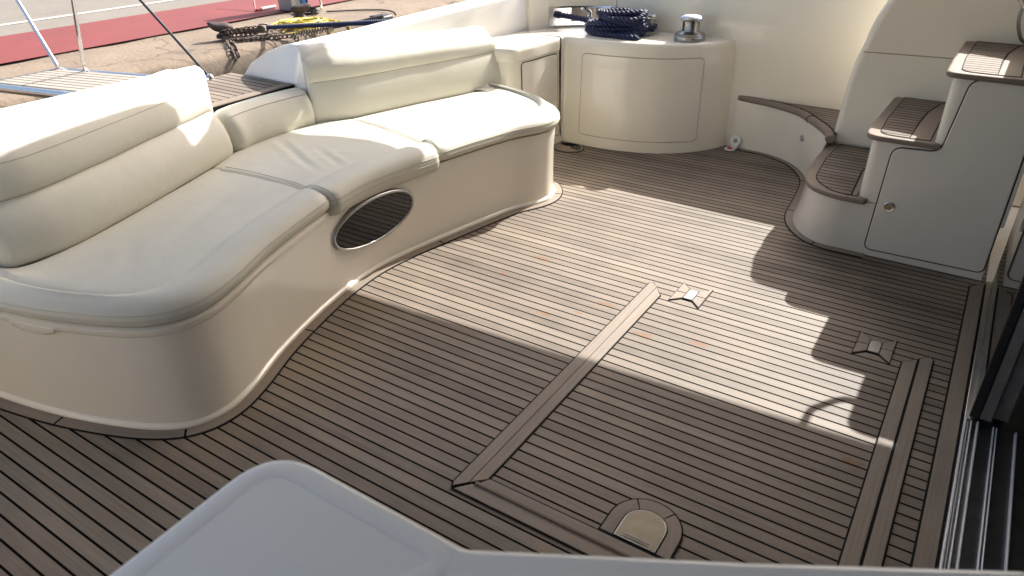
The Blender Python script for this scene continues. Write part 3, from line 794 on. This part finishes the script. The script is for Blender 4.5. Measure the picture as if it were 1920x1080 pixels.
fl_ = catmull([(-.752, 4.275), (-.722, 4.06), (-.700, 3.82), (-.650, 3.67), (-.575, 3.575), (-.487, 3.535), (-.386, 3.535), (-.28, 3.535), (.20, 3.535)], 8)
tp_ = catmull([(-.652, 4.275), (-.660, 4.06), (-.652, 3.80), (-.622, 3.645), (-.562, 3.565), (-.475, 3.535), (-.38, 3.535), (-.28, 3.535), (.20, 3.535)], 8)
g = G(); g.loft([[(a.x, a.y, 0), (a.x, a.y, .012), (a.x * .75 + b.x * .25, a.y * .75 + b.y * .25, .05), (a.x * .3 + b.x * .7, a.y * .3 + b.y * .7, .15), (b.x, b.y, .258)] for a, b in zip(fl_, tp_)])
g.f.append(tuple(len(g.v) - 1 - 5 * k for k in range(len(fl_))) + ()); g.add([(.20, 3.535, 0), (.20, 4.275, 0), (.20, 4.275, .258), (.20, 3.535, .258)], [(0, 1, 2, 3)])
for (z, x, yn, r), (z2, *_r) in zip(TR, TR[1:]):
    x1 = x + .30
    x_b = _r[0] + .03
    g.prism(rounded([(x_b, YF), (x_b, YN), (.215 if x_b < .1 else x_b + .6, YN), (.215 if x_b < .1 else x_b + .6, YF)], [.0, .045, 0, 0], 8), z - .02, z2 - .018)
g.build('body', M_GEL, st, bevel=.006, segs=3, limit=60)
for i, (z, x, yn, r) in enumerate(TR):
    x1 = TR[i + 1][1] + .032 if i + 1 < len(TR) else x + .3
    poly = (first_poly() + [(-.338, 3.502), (-.335, YN - .001), (x1 - .001, YN + .03), (x1, YF)]) if i == 0 else tread_poly(x, yn - .02, r, x1 - .035) 
    if i: poly = poly[:-2] + [(x1 + .028, yn - .02), (x1 + .030, YN - .001), (x1 + .0, YN + .03), (x1, YF)]
    g = G(); g.prism(poly, z - .024, z); tr_ = g.build('tread', M_NOSE, st, uvdir=(0, 1, 0) , bevel=.011, segs=4, limit=50)
    if i: inner = rounded([(x + .064, YF - .004), (x + .050, yn + .30), (x + .056, yn + .022), (x1 - .100, yn + .018), (x1 - .098, yn + .30), (x1 - .085, yn + .50), (x1 - .050, YF - .05), (x1 - .022, YF - .004)], [0, .3, r * .9, .012, .3, .3, .1, 0], 8)
    else: inner = rounded([(-.608, YF - .004), (-.622, 4.0), (-.602, 3.66), (-.50, 3.545), (-.412, 3.533), (-.430, 3.90), (-.385, YF - .06), (-.365, YF - .004)], [0, .3, .25, .2, .012, .4, .15, 0], 8)
    bd = [(x1 - .096, yn + .019), (x1 - .020, yn + .024), (x1 - .016, YF - .30), (x1 - .004, YF - .004), (x1 - .018, YF - .004), (x1 - .042, YF - .05), (x1 - .077, yn + .50), (x1 - .090, yn + .30)] if i else [(-.404, 3.534), (-.386, 3.537), (-.382, 3.9), (-.366, YF - .06), (-.358, YF - .02), (-.376, YF - .06), (-.421, 3.90)]
    g = G(); g.prism(grow(inner, .005), z - .004, z + .0016); g.build('caulk_seam', M_CAULK, tr_)
    g = G(); g.prism(grow(bd, .005), z - .004, z + .0013); g.build('caulk_seam', M_CAULK, tr_)
    g = G(); g.prism(inner, z - .004, z + .0034); g.build('planks', M_TREAD, tr_)
    g = G(); g.prism(bd, z - .004, z + .0030); g.build('back_board', M_NOSE, tr_, uvdir=(0, 1, 0))
# cupboard door with stepped outline
dpoly = [(-.298, .035), (-.283, .535), (-.100, .545), (-.062, .862), (.195, .858), (.195, .040)]
dr_ = rounded(dpoly, [.03, .045, .05, .05, .03, .03], 8)
g = G(); g.prism_y(grow(dr_, .006), YN - .0015, YN + .01); g.build('door_groove', M_GROOVE, st)
g = G(); g.prism_y(dr_, YN - .007, YN + .01); dd = g.build('door', M_PANEL, st, bevel=.003, segs=2)
mt = Vector((0, -1, 0)).to_track_quat('Z', 'Y').to_matrix()
g = G(); g.lathe([(0, .004), (.014, .004), (.0155, .007), (.021, .0075), (.024, .004), (.024, -.002)], 28, (-.237, YN - .007, .263), mt); hd = g.build('latch', M_STEEL, dd)
g = G(); g.lathe([(0, .0052), (.0135, .0052), (.0135, .003)], 20, (-.237, YN - .007, .263), mt); g.build('latch_button', plain('brass_button', (.42, .37, .20), .35, .8), hd)
# handrail by the upper steps
g = G(); g.tube(catmull([(.125, 3.62, 1.172), (.102, 3.62, 1.142), (.073, 3.62, 1.130), (.046, 3.62, 1.137), (.021, 3.62, 1.163), (0, 3.62, 1.20), (-.02, 3.62, 1.26), (.02, 3.62, 1.42), (.14, 3.62, 1.62), (.4, 3.62, 1.86), (.9, 3.62, 2.12)], 8), .0135, 12); g.build('handrail', M_STEEL, st)
g = G(); g.tube(catmull([(.085, 4.275, .90), (.062, 4.225, .93), (.036, 4.215, 1.0), (.040, 4.225, 1.07), (.085, 4.275, 1.12)], 6), .008, 10); g.build('grab_handle', M_ALU, st)
# wing wall behind the stairs
ww = thing('stair_wing', 'cream wing wall with a rounded sloping edge behind the stair treads', 'wing wall', (-.3, 4.3, 0))
wpoly = [(-.662, .27), (-.655, .46), (-.632, .71), (-.605, .82), (-.58, .94), (-.535, 1.05), (-.505, 1.115), (-.45, 1.15), (-.30, 1.165), (-.10, 1.20), (.10, 1.27), (.40, 1.42), (.9, 1.7), (.9, .27)]
g = G(); g.prism_y([tuple(p) for p in catmull(wpoly[:12], 5)] + wpoly[12:], 4.2775, 4.41); g.build('panel', M_GEL, ww, bevel=.045, segs=6, limit=50)
g = G(); g.tube([(-.598, 4.2775, .785), (-.4, 4.2775, .790), (.05, 4.2775, .80)], .0028, 6); g.build('joint', M_GROOVET, ww)

# ---------------------------------------------------------------- winch, capstan, rope, switch
wn_ = thing('winch', 'steel capstan winch with a domed polished cap standing on the locker top', 'winch', (-1.662, 4.60, TOPZ))
c = (-1.662, 4.60, TOPZ)
g = G(); g.lathe([(0, .001), (.096, .001), (.098, .006), (.098, .024), (.094, .029)], 48, c); g.build('base_ring', M_STEELD, wn_)
g = G(); g.lathe([(.094, .028), (.095, .033), (.088, .043), (.066, .050), (.056, .056), (.0525, .064), (.0525, .118), (.0, .118)], 48, c); g.build('drum', plain('drum_steel', (.36, .35, .33), .25, 1, var=.2, scale=30), wn_)
g = G(); g.lathe([(.0, .116), (.060, .116), (.074, .128), (.0765, .134), (.074, .139), (.060, .149), (.035, .157), (.012, .1595), (0, .16)], 48, c); cp = g.build('cap', M_STEEL, wn_)
g = G(); g.box((-1.672, 4.60, TOPZ + .1580), (-1.652, 4.614, TOPZ + .1615)); g.build('cap_mark', M_RED, cp)
cp2 = thing('mooring_capstan', 'steel capstan with a flat cap half hidden behind the coiled rope', 'winch', (-1.985, 4.66, TOPZ))
c = (-1.985, 4.66, TOPZ)
g = G(); g.lathe([(0, .001), (.075, .001), (.075, .02), (.055, .03), (.05, .04), (.05, .10), (0, .10)], 40, c); g.build('drum', M_STEELD, cp2)
g = G(); g.lathe([(0, .098), (.066, .098), (.070, .104), (.070, .118), (.066, .124), (.03, .127), (0, .1275)], 40, c); g.build('cap', M_STEEL, cp2)
def rope_geo(g, path, r=.0185, pitch=.082, n=7):
    P = resample(path, int(length(path) / .0075)); tot = 0; ref = Vector((0, 0, 1))
    rows = [[], [], []]
    for i, p in enumerate(P):
        a = P[max(i - 1, 0)]; b = P[min(i + 1, len(P) - 1)]; t = (b - a).normalized()
        u = ref - t * ref.dot(t)
        if u.length < .1: u = Vector((1, 0, 0)) - t * t.x
        u.normalize(); ref = u; q = t.cross(u); tot = i * .0075
        for s in range(3):
            an = 2 * math.pi * (tot / pitch + s / 3); rows[s].append(p + (u * math.cos(an) + q * math.sin(an)) * r * .56)
    for s in range(3): g.tube(rows[s], r * .50, n)
rc = thing('coiled_rope', 'thick coiled navy blue mooring rope lying on the locker top', 'rope', (-2.12, 4.56, TOPZ))
g = G(); path = []
rr = random.Random(3)
for k in range(7):
    a0 = rr.uniform(.68, 1.06); b0 = rr.uniform(.6, 1.2); tl = rr.uniform(-.45, .45); zb = TOPZ + .018 + .0185 * k; tx, ty = rr.uniform(-.11, .11) * min(k, 3) / 3, rr.uniform(-.14, .14) * min(k, 3) / 3
    for j in range(12):
        t = 2 * math.pi * j / 12
        x = .205 * a0 * math.cos(t) ; y = .105 * b0 * math.sin(t)
        path.append(Vector((-2.115 + x * math.cos(tl) - y * math.sin(tl), 4.555 + x * math.sin(tl) + y * math.cos(tl) + .015 * rr.uniform(-1, 1), zb + x * tx + y * ty + .012 * math.sin(t + k * 1.3) + rr.uniform(-.004, .004) + .014 * j / 12)))
for p in path: p.z = max(p.z, TOPZ + .015)
rope_geo(g, catmull(path, 6))
g.build('coil', M_ROPE, rc, angle=80, fix=False)
# loose end along the front and the turn to the fairlead
g = G(); rope_geo(g, catmull([(-2.31, 4.55, .75), (-2.32, 4.47, .72), (-2.24, 4.42, .706), (-2.1, 4.405, .705), (-2.0, 4.405, .705), (-1.93, 4.42, .705)], 8)); g.build('loose_end', M_ROPE, rc, angle=80, fix=False)
g = G(); rope_geo(g, catmull([(-2.62, 4.60, .765), (-2.50, 4.575, .765), (-2.40, 4.56, .76), (-2.28, 4.56, .755)], 8)); g.build('lead', M_ROPE, rc, angle=80, fix=False)
fs = thing('foot_switch', 'small white foot switch with its round lid flipped open and a red button', 'switch', (-1.335, 4.69, 0))
g = G(); g.lathe([(0, .004), (.034, .004), (.036, .010), (.032, .0135), (.024, .0135), (.022, .010), (0, .010)], 32, (-1.335, 4.685, .001)); g.build('base', M_WHITEP, fs)
g = G(); g.lathe([(0, .019), (.014, .018), (.019, .014), (.020, .009)], 24, (-1.335, 4.685, .001)); g.build('button', M_RED, fs)
mt = Vector((.1, -1, .25)).normalized().to_track_quat('Z', 'Y').to_matrix()
g = G(); g.lathe([(.014, .0), (.016, .006), (.026, .007), (.034, .006), (.036, .0), (.034, -.005), (0, -.006)], 32, (-1.318, 4.732, .055), mt); g.box((-1.335, 4.715, .004), (-1.30, 4.735, .028)); g.build('lid', M_WHITEP, fs)
g = G(); g.lathe([(0, .003), (.0135, .003), (.0145, .0)], 24, (-1.318, 4.732, .055), mt); g.build('lid_centre', plain('grey_plastic', (.3, .29, .27), .5), fs)

# ---------------------------------------------------------------- saloon door, track and dark interior
sd = thing('sliding_door', 'dark tinted glass sliding door leaf in a black frame, standing half open', 'glass door', (.25, 3.0, 0))
g = G(); g.box((.2425, 2.43, .03), (.2500, 3.525, 1.98)); g.build('glass', M_GLASS, sd)
g = G(); g.box((.234, 2.405, .022), (.262, 2.425, 2.0)); g.build('edge_seal', M_BLACK, sd, bevel=.004)
g = G(); g.box((.2625, 2.410, .022), (.298, 2.475, 2.0)); g.build('frame', M_ALU, sd, bevel=.004)
g = G(); g.box((.2225, 2.41, .0045), (.2422, 3.525, .010)); g.build('sill_strip', M_STEELD, sd, bevel=.002); g = G(); g.box((.2425, 2.43, .0), (.2555, 3.53, .029)); g.build('bottom_rail', M_STEELD, sd, bevel=.003)
sd2 = thing('sliding_door', 'second dark door leaf stacked just behind the glass one', 'glass door', (.32, 3.0, 0))
g = G(); g.box((.312, 2.46, .02), (.335, 3.525, 2.0)); g.build('glass', M_GLASS, sd2)
g = G(); g.box((.300, 2.44, .02), (.345, 2.46, 2.0)); g.build('frame', M_ALU, sd2, bevel=.004)
g = G(); g.box((.296, 2.50, .70), (.303, 2.53, .95)); g.build('handle', M_BLACK, sd2, bevel=.003)
M_RAIL = plain('track_steel', (.80, .82, .85), .35, .25, var=.10, scale=30)
tk = thing('door_track', 'dark metal door sill with bright parallel stainless running rails', 'door track', (.3, 1.5, 0))
g = G(); g.box((.222, -.3, -.05), (.46, 3.53, .004)); g.build('sill', plain('sill_metal', (.12, .125, .135), .3, .8, var=.4, scale=9), tk)
for x, w_, h in ((.2225, .007, .020), (.2330, .0035, .012), (.2415, .0045, .017), (.2590, .006, .020), (.305, .004, .018), (.314, .004, .018), (.366, .006, .022)):
    g = G(); g.box((x, -.28, .0045), (x + w_, 2.40, h)); g.build('rail', M_RAIL, tk, bevel=.0018)
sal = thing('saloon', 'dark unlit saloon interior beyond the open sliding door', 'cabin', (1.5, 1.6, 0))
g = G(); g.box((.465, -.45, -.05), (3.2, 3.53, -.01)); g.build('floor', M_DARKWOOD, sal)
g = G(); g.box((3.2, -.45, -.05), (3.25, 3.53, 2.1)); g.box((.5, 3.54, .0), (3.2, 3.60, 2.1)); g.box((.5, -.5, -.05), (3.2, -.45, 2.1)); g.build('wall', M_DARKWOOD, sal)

M_COUNTER = plain('counter_gelcoat', (.90, .88, .82), .28, var=.03, scale=3, coat=.4)
# ---------------------------------------------------------------- counter in the foreground
ct = thing('bar_counter', 'glossy white moulded counter with rounded corner close in the foreground', 'counter', (-.3, .1, 0))
ZT = .90
c1 = rounded([(-.690, -.35), (-.722, .478), (-.383, .476), (-.255, .548), (-.094, .638), (.17, .794), (.222, .823), (.222, -.35)], [.02, .085, .03, 0, 0, 0, 0, 0], 10)
g = G(); g.prism(c1, ZT - .05, ZT); t1 = g.build('counter_top', M_COUNTER, ct, bevel=.014, segs=5)
ins = grow(c1, -.026); lp = [Vector(p) for p in ins[10:22]] + [Vector(p) for p in ((-.52, .451), (-.44, .451), (-.405, .448), (-.392, .432), (-.400, .410), (-.46, .30), (-.62, .0))]
lp = resample(lp[:12] + catmull(lp[12:], 8), 160); LN = normals2(lp)
g = G(); g.loft([[(p.x + q.x * a, p.y + q.y * a, ZT + h) for a, h in ((-.014, .0003), (-.008, .0010), (0, .0014), (.008, .0010), (.014, .0003))] for p, q in zip(lp, LN)]); g.build('raised_edge', M_COUNTER, t1, fix=False)
g = G(); g.prism([(-.67, -.33), (-.67, .42), (-.36, .42), (.10, .68), (.20, .70), (.20, -.33)], 0, ZT - .05); g.build('cabinet', M_COUNTER, ct, bevel=.02)

# ---------------------------------------------------------------- flybridge overhang (above the frame: it shades the near half of the cockpit)
fb = thing('flybridge_overhang', 'white flybridge overhang roofing the forward part of the cockpit', 'roof', (0, 2, 2.15))
ro_ = [(-2.35, .1), (-2.40, 1.6), (-2.43, 2.4), (-2.46, 2.66), (-2.555, 2.98), (-2.65, 3.30), (-2.675, 3.45), (-2.65, 3.53), (-2.58, 3.60), (-2.57, 3.72), (-2.64, 3.80), (-2.74, 3.86), (-2.79, 4.0), (-2.83, 4.22), (-2.80, 4.34), (-2.70, 4.365), (-2.55, 4.350), (-2.42, 4.40), (-2.2, 4.44), (-1.78, 4.44), (-.9, 4.51), (-.18, 4.575), (.34, 4.62), (3.3, 4.7), (3.3, -.4), (-2.0, -.3), (-2.25, -.2)]
g = G(); g.prism(ro_, 2.15, 2.27); g.build('roof_panel', M_GELW, fb, bevel=.03, segs=3)

# ---------------------------------------------------------------- passerelle
ps = thing('passerelle', 'teak boarding plank with chrome tube sides sloping out over the stern', 'gangway', (-4.3, 2.2, .6))
A0, A1 = Vector((-3.55, 2.215, .640)), Vector((-5.13, 2.215, .520))
ax = (A1 - A0).normalized(); ay = Vector((0, 1, 0)); az = ay.cross(ax) * -1
if az.z < 0: az = -az
Lp = (A1 - A0).length
def pp(s, y, z): return A0 + ax * s + ay * y + az * z
def pbox(g, s0, s1, y0, y1, z0, z1):
    vs = [pp(s, y, z) for z in (z0, z1) for s, y in ((s0, y0), (s1, y0), (s1, y1), (s0, y1))]
    g.add(vs, [(3, 2, 1, 0), (4, 5, 6, 7), (0, 1, 5, 4), (1, 2, 6, 5), (2, 3, 7, 6), (3, 0, 4, 7)])
M_BOARD = teak('weathered_teak_board', False, dark=(.26, .22, .18), light=(.5, .44, .37))
for k in range(8):
    y0 = -.195 + k * .0495
    g = G(); pbox(g, 0.0, Lp - .03, y0, y0 + .042, -.006, .012); g.build('board', M_BOARD, ps, uvdir=(1, 0, 0), bevel=.003)
g = G(); g.tube([pp(0, -.225, -.012), pp(Lp, -.225, -.012)], .026, 14); g.build('side_tube', M_STEEL, ps)
g = G(); g.tube([pp(0, .225, -.004), pp(Lp, .225, -.004)], .020, 14); g.build('side_tube', M_STEEL, ps)
g = G(); pbox(g, Lp - .028, Lp, -.21, .21, -.012, .014); g.build('end_strip', M_STEELD, ps); g = G(); pbox(g, Lp - .42, Lp - .414, -.2, .2, .010, .0135); g.build('cross_strip', M_STEELD, ps)
for s, tip in ((Lp - .05, (-5.36, 2.40, 1.02)), (Lp - .36, (-4.62, 2.40, 1.08))):
    b = pp(s, .20, .012); g = G(); g.tube([b, Vector(tip)], .0125, 10); g.lathe([(.024, 0), (.024, .006), (.014, .012), (.013, .03)], 16, b); g.build('stanchion', M_STEEL, ps)
cb_ = thing('stay_cable', 'thin black stay line running from the passerelle up out of the picture', 'cable', (-3.6, 2.45, .69))
g = G(); g.tube([(-3.575, 2.45, .675), (-3.80, 2.45, .846), (-4.12, 2.45, 1.086)], .0075, 8); g.build('line', M_BLACK, cb_)
g = G(); g.lathe([(0, .03), (.02, .025), (.028, .012), (.028, 0)], 16, (-3.57, 2.45, .652)); g.build('deck_eye', M_STEEL, cb_)

# ---------------------------------------------------------------- things on the quay
def bollard(loc, ang, label):
    t = thing('quay_bollard', label, 'bollard', loc, 'rusty iron mooring bollards on the quay')
    m = Matrix.Rotation(ang, 3, 'Z'); L = Vector(loc)
    g = G(); g.lathe([(.0, 0), (.085, 0), (.085, .02), (.06, .035), (.048, .06), (.05, .11)], 24, L); g.build('post', M_IRON, t)
    rows = []
    for i in range(13):
        s = -1 + 2 * i / 12; wd = .070 * math.sqrt(max(.02, 1 - abs(s) ** 2.6)); x = .02 + .135 * s; zc = .115 + .05 * max(0, s) ** 2 - .01 * max(0, -s) ** 2 
        rows.append([L + m @ Vector((x, wd * math.cos(2 * math.pi * k / 14), zc + wd * .75 * math.sin(2 * math.pi * k / 14))) for k in range(14)])
    g = G(); g.loft(rows, cv=True, cap=True); g.build('horn_head', M_IRON, t, angle=60)
bollard((-7.42, 5.40, .03), math.pi + .95, 'rusty iron bollard with the grey mooring chain wrapped round it')
bollard((-7.66, 6.76, .03), .95, 'rusty iron bollard standing behind the heap of yellow hose')
# chain wrapped on the near bollard and led to the ring
def link(g, c, d, up, L=.036, r=.0085):
    d = d.normalized(); up = (up - d * up.dot(d)).normalized(); p = []
    for k in range(14):
        a = 2 * math.pi * k / 14; p.append(c + d * (L * .62 * math.cos(a) + (.3 * L if math.cos(a) > 0 else -.3 * L)) + up * (.62 * L * math.sin(a)))
    g.tube(p, r, 6, closed=True)
chn = thing('mooring_chain', 'grey rusty mooring chain lying in several strands on the quay edge', 'chain', (-7.2, 5.6, 0))
g = G(); rr = random.Random(5)
strands = [[(-7.40, 5.33, .06), (-7.32, 5.47, .055), (-7.22, 5.60, .06), (-7.14, 5.70, .09)], [(-7.43, 5.47, .08), (-7.33, 5.56, .08), (-7.22, 5.66, .08), (-7.14, 5.71, .10)],
           [(-7.33, 5.34, .03), (-7.24, 5.46, .03), (-7.14, 5.58, .03), (-7.05, 5.70, .03)], [(-7.40, 5.40, .10), (-7.29, 5.50, .095), (-7.19, 5.61, .09), (-7.13, 5.69, .10)],
           [(-7.27, 5.30, .02), (-7.17, 5.42, .02), (-7.08, 5.56, .02), (-7.0, 5.72, .02)],
           [(-7.20, 5.27, .02), (-7.0, 5.13, .02), (-6.89, 5.08, .0), (-6.85, 5.06, -.07)], [(-7.22, 5.31, .02), (-6.99, 5.20, .02), (-6.88, 5.14, .0), (-6.85, 5.12, -.04)], [(-7.36, 5.36, .10), (-7.27, 5.46, .11), (-7.2, 5.56, .12), (-7.13, 5.68, .12)],
           [(-7.0, 5.72, .02), (-6.92, 5.86, .02), (-6.88, 5.95, .0), (-6.85, 5.98, -.12)]]
for s in strands:
    P = catmull([tuple(x) for x in s], 8); n = int(length(P) / .042); P = resample(P, n)
    for i in range(n):
        d = P[min(i + 1, n - 1)] - P[max(i - 1, 0)]; up = Vector((0, 0, 1)) if i % 2 else Vector((d.y, -d.x, .3)); link(g, P[i] + Vector((rr.uniform(-.006, .006), rr.uniform(-.006, .006), 0)), d, up)
g.build('links', M_CHAIN, chn, angle=80)
g = G(); link(g, Vector((-7.13, 5.73, .11)), Vector((.2, 1, 0)), Vector((0, 0, 1)), .07, .012); g.build('ring', M_CHAIN, chn, angle=80)
mr = thing('mooring_rope', 'taut navy mooring rope from the chain ring to the fairlead', 'rope', (-7.1, 5.76, .12))
g = G(); rope_geo(g, [Vector((-7.11, 5.77, .115)), Vector((-4.8, 5.28, .44)), Vector((-2.95, 4.90, .725)), Vector((-2.62, 4.62, .762))], .024, .11); g.build('line', M_ROPE, mr, angle=80, fix=False)
yh = thing('yellow_hose', 'heap of coiled yellow hose lying on the concrete quay', 'hose', (-7.3, 6.6, 0))
g = G(); rr = random.Random(11); path = []
for k in range(12):
    a, b = rr.uniform(.13, .30), rr.uniform(.16, .34); ox, oy = rr.uniform(-.09, .09), rr.uniform(-.10, .10); tx, ty = rr.uniform(-.12, .12), rr.uniform(-.12, .12)
    for j in range(10):
        t = 2 * math.pi * j / 10; x, y = a * math.cos(t), b * math.sin(t) * (1 + .2 * math.sin(k * 2 + t))
        path.append(Vector((-7.20 + ox + x - .35 * y, 6.42 + oy + y + .2 * x, max(.014, .030 + .0055 * k + tx * x + ty * y))))
g.tube(catmull(path, 5), .0125, 7); g.build('coil', M_YEL, yh, angle=80)
g = G(); g.tube(catmull([(-7.1, 6.66, .05), (-6.99, 6.62, .03), (-6.92, 6.54, .01), (-6.86, 6.50, -.15), (-6.83, 6.48, -.6)], 6), .0115, 7)
g.tube(catmull([(-7.2, 6.72, .06), (-7.0, 6.84, .03), (-6.92, 6.86, .0), (-6.85, 6.85, -.2)], 6), .0115, 7); g.build('hanging_end', M_YEL, yh, angle=80)
sp = thing('service_pedestal', 'grey service pedestal with a blue side panel standing on the quay', 'pedestal', (-8.35, 7.28, 0))
g = G(); g.box((-8.50, 7.14, .01), (-8.24, 7.40, 1.0)); g.build('cabinet', M_PEDESTAL, sp, bevel=.02)
g = G(); g.box((-8.245, 7.32, .02), (-8.225, 7.44, 1.0)); g.box((-8.34, 7.4, .02), (-8.225, 7.44, 1.0)); g.build('side_panel', M_BLUE, sp, bevel=.006)
g = G(); g.tube(catmull([(-8.20, 7.50, .9), (-8.15, 7.52, .5), (-8.10, 7.55, .1), (-8.05, 7.5, .02)], 6), .016, 8); g.build('supply_hose', plain('pale_hose', (.62, .55, .36), .5), sp)
hc = thing('cable_coil', 'dark coiled power cable on the quay beside the service pedestal', 'cable', (-7.95, 7.2, 0))
g = G(); path = []
for k in range(4):
    for j in range(10):
        t = 2 * math.pi * j / 10; path.append(Vector((-7.97 + (.15 + .03 * (k % 2)) * math.cos(t), 7.16 + (.15 - .02 * k) * math.sin(t), .015 + .02 * k)))
g.tube(catmull(path, 4), .010, 7); g.build('coil', M_BLACK, hc, angle=80)
g = G(); g.tube(catmull([(-7.8, 7.35, .02), (-7.4, 7.75, .02), (-7.0, 7.80, .02), (-6.9, 7.75, -.1)], 6), .010, 6); g.build('tail', M_BLACK, hc)
bs = thing('barrier_bar', 'low bar painted white and red lying beside the service pedestal', 'barrier', (-8.7, 7.0, 0))
g = G(); g.tube([(-8.62, 6.95, .045), (-8.60, 7.18, .05)], .022, 8); g.build('white_section', M_WHITEP, bs)
g = G(); g.tube([(-8.64, 6.88, .04), (-8.62, 6.95, .045)], .022, 8); g.tube([(-8.64, 6.86, .02), (-9.0, 7.15, .32), (-9.25, 7.35, .55)], .012, 8); g.build('red_section', plain('pink_red_paint', (.42, .12, .10), .5), bs)
spg = thing('mooring_spring', 'steel coil spring of a mooring line at the quay edge', 'spring', (-6.75, 5.95, 0))
g = G(); A = Vector((-6.83, 5.86, .03)); B = Vector((-6.5, 6.22, .10)); d = B - A; u = Vector((0, 0, 1)); q = d.normalized().cross(u)
g.tube([A + d * (i / 160) + (u * math.cos(i * .62) + q * math.sin(i * .62)) * .03 for i in range(161)], .006, 6)
g.build('coil', M_CHAIN, spg, angle=80)
g = G(); g.tube([A + Vector((-.22, -.20, -.01)), A + Vector((-.02, -.02, .02)), A], .006, 6); g.tube([A + Vector((-.2, -.23, .03)), B + d * .1], .005, 6); g.tube([B, B + Vector((.5, .3, .12))], .018, 8); g.build('rod', M_CHAIN, spg, angle=80)
fd = thing('quay_fender', 'black rubber fender block bolted to the quay edge', 'fender', (-6.8, 7.4, 0))
g = G(); g.box((-6.94, 7.25, -.35), (-6.72, 7.50, .05)); g.build('block', M_BLACK, fd, bevel=.03)
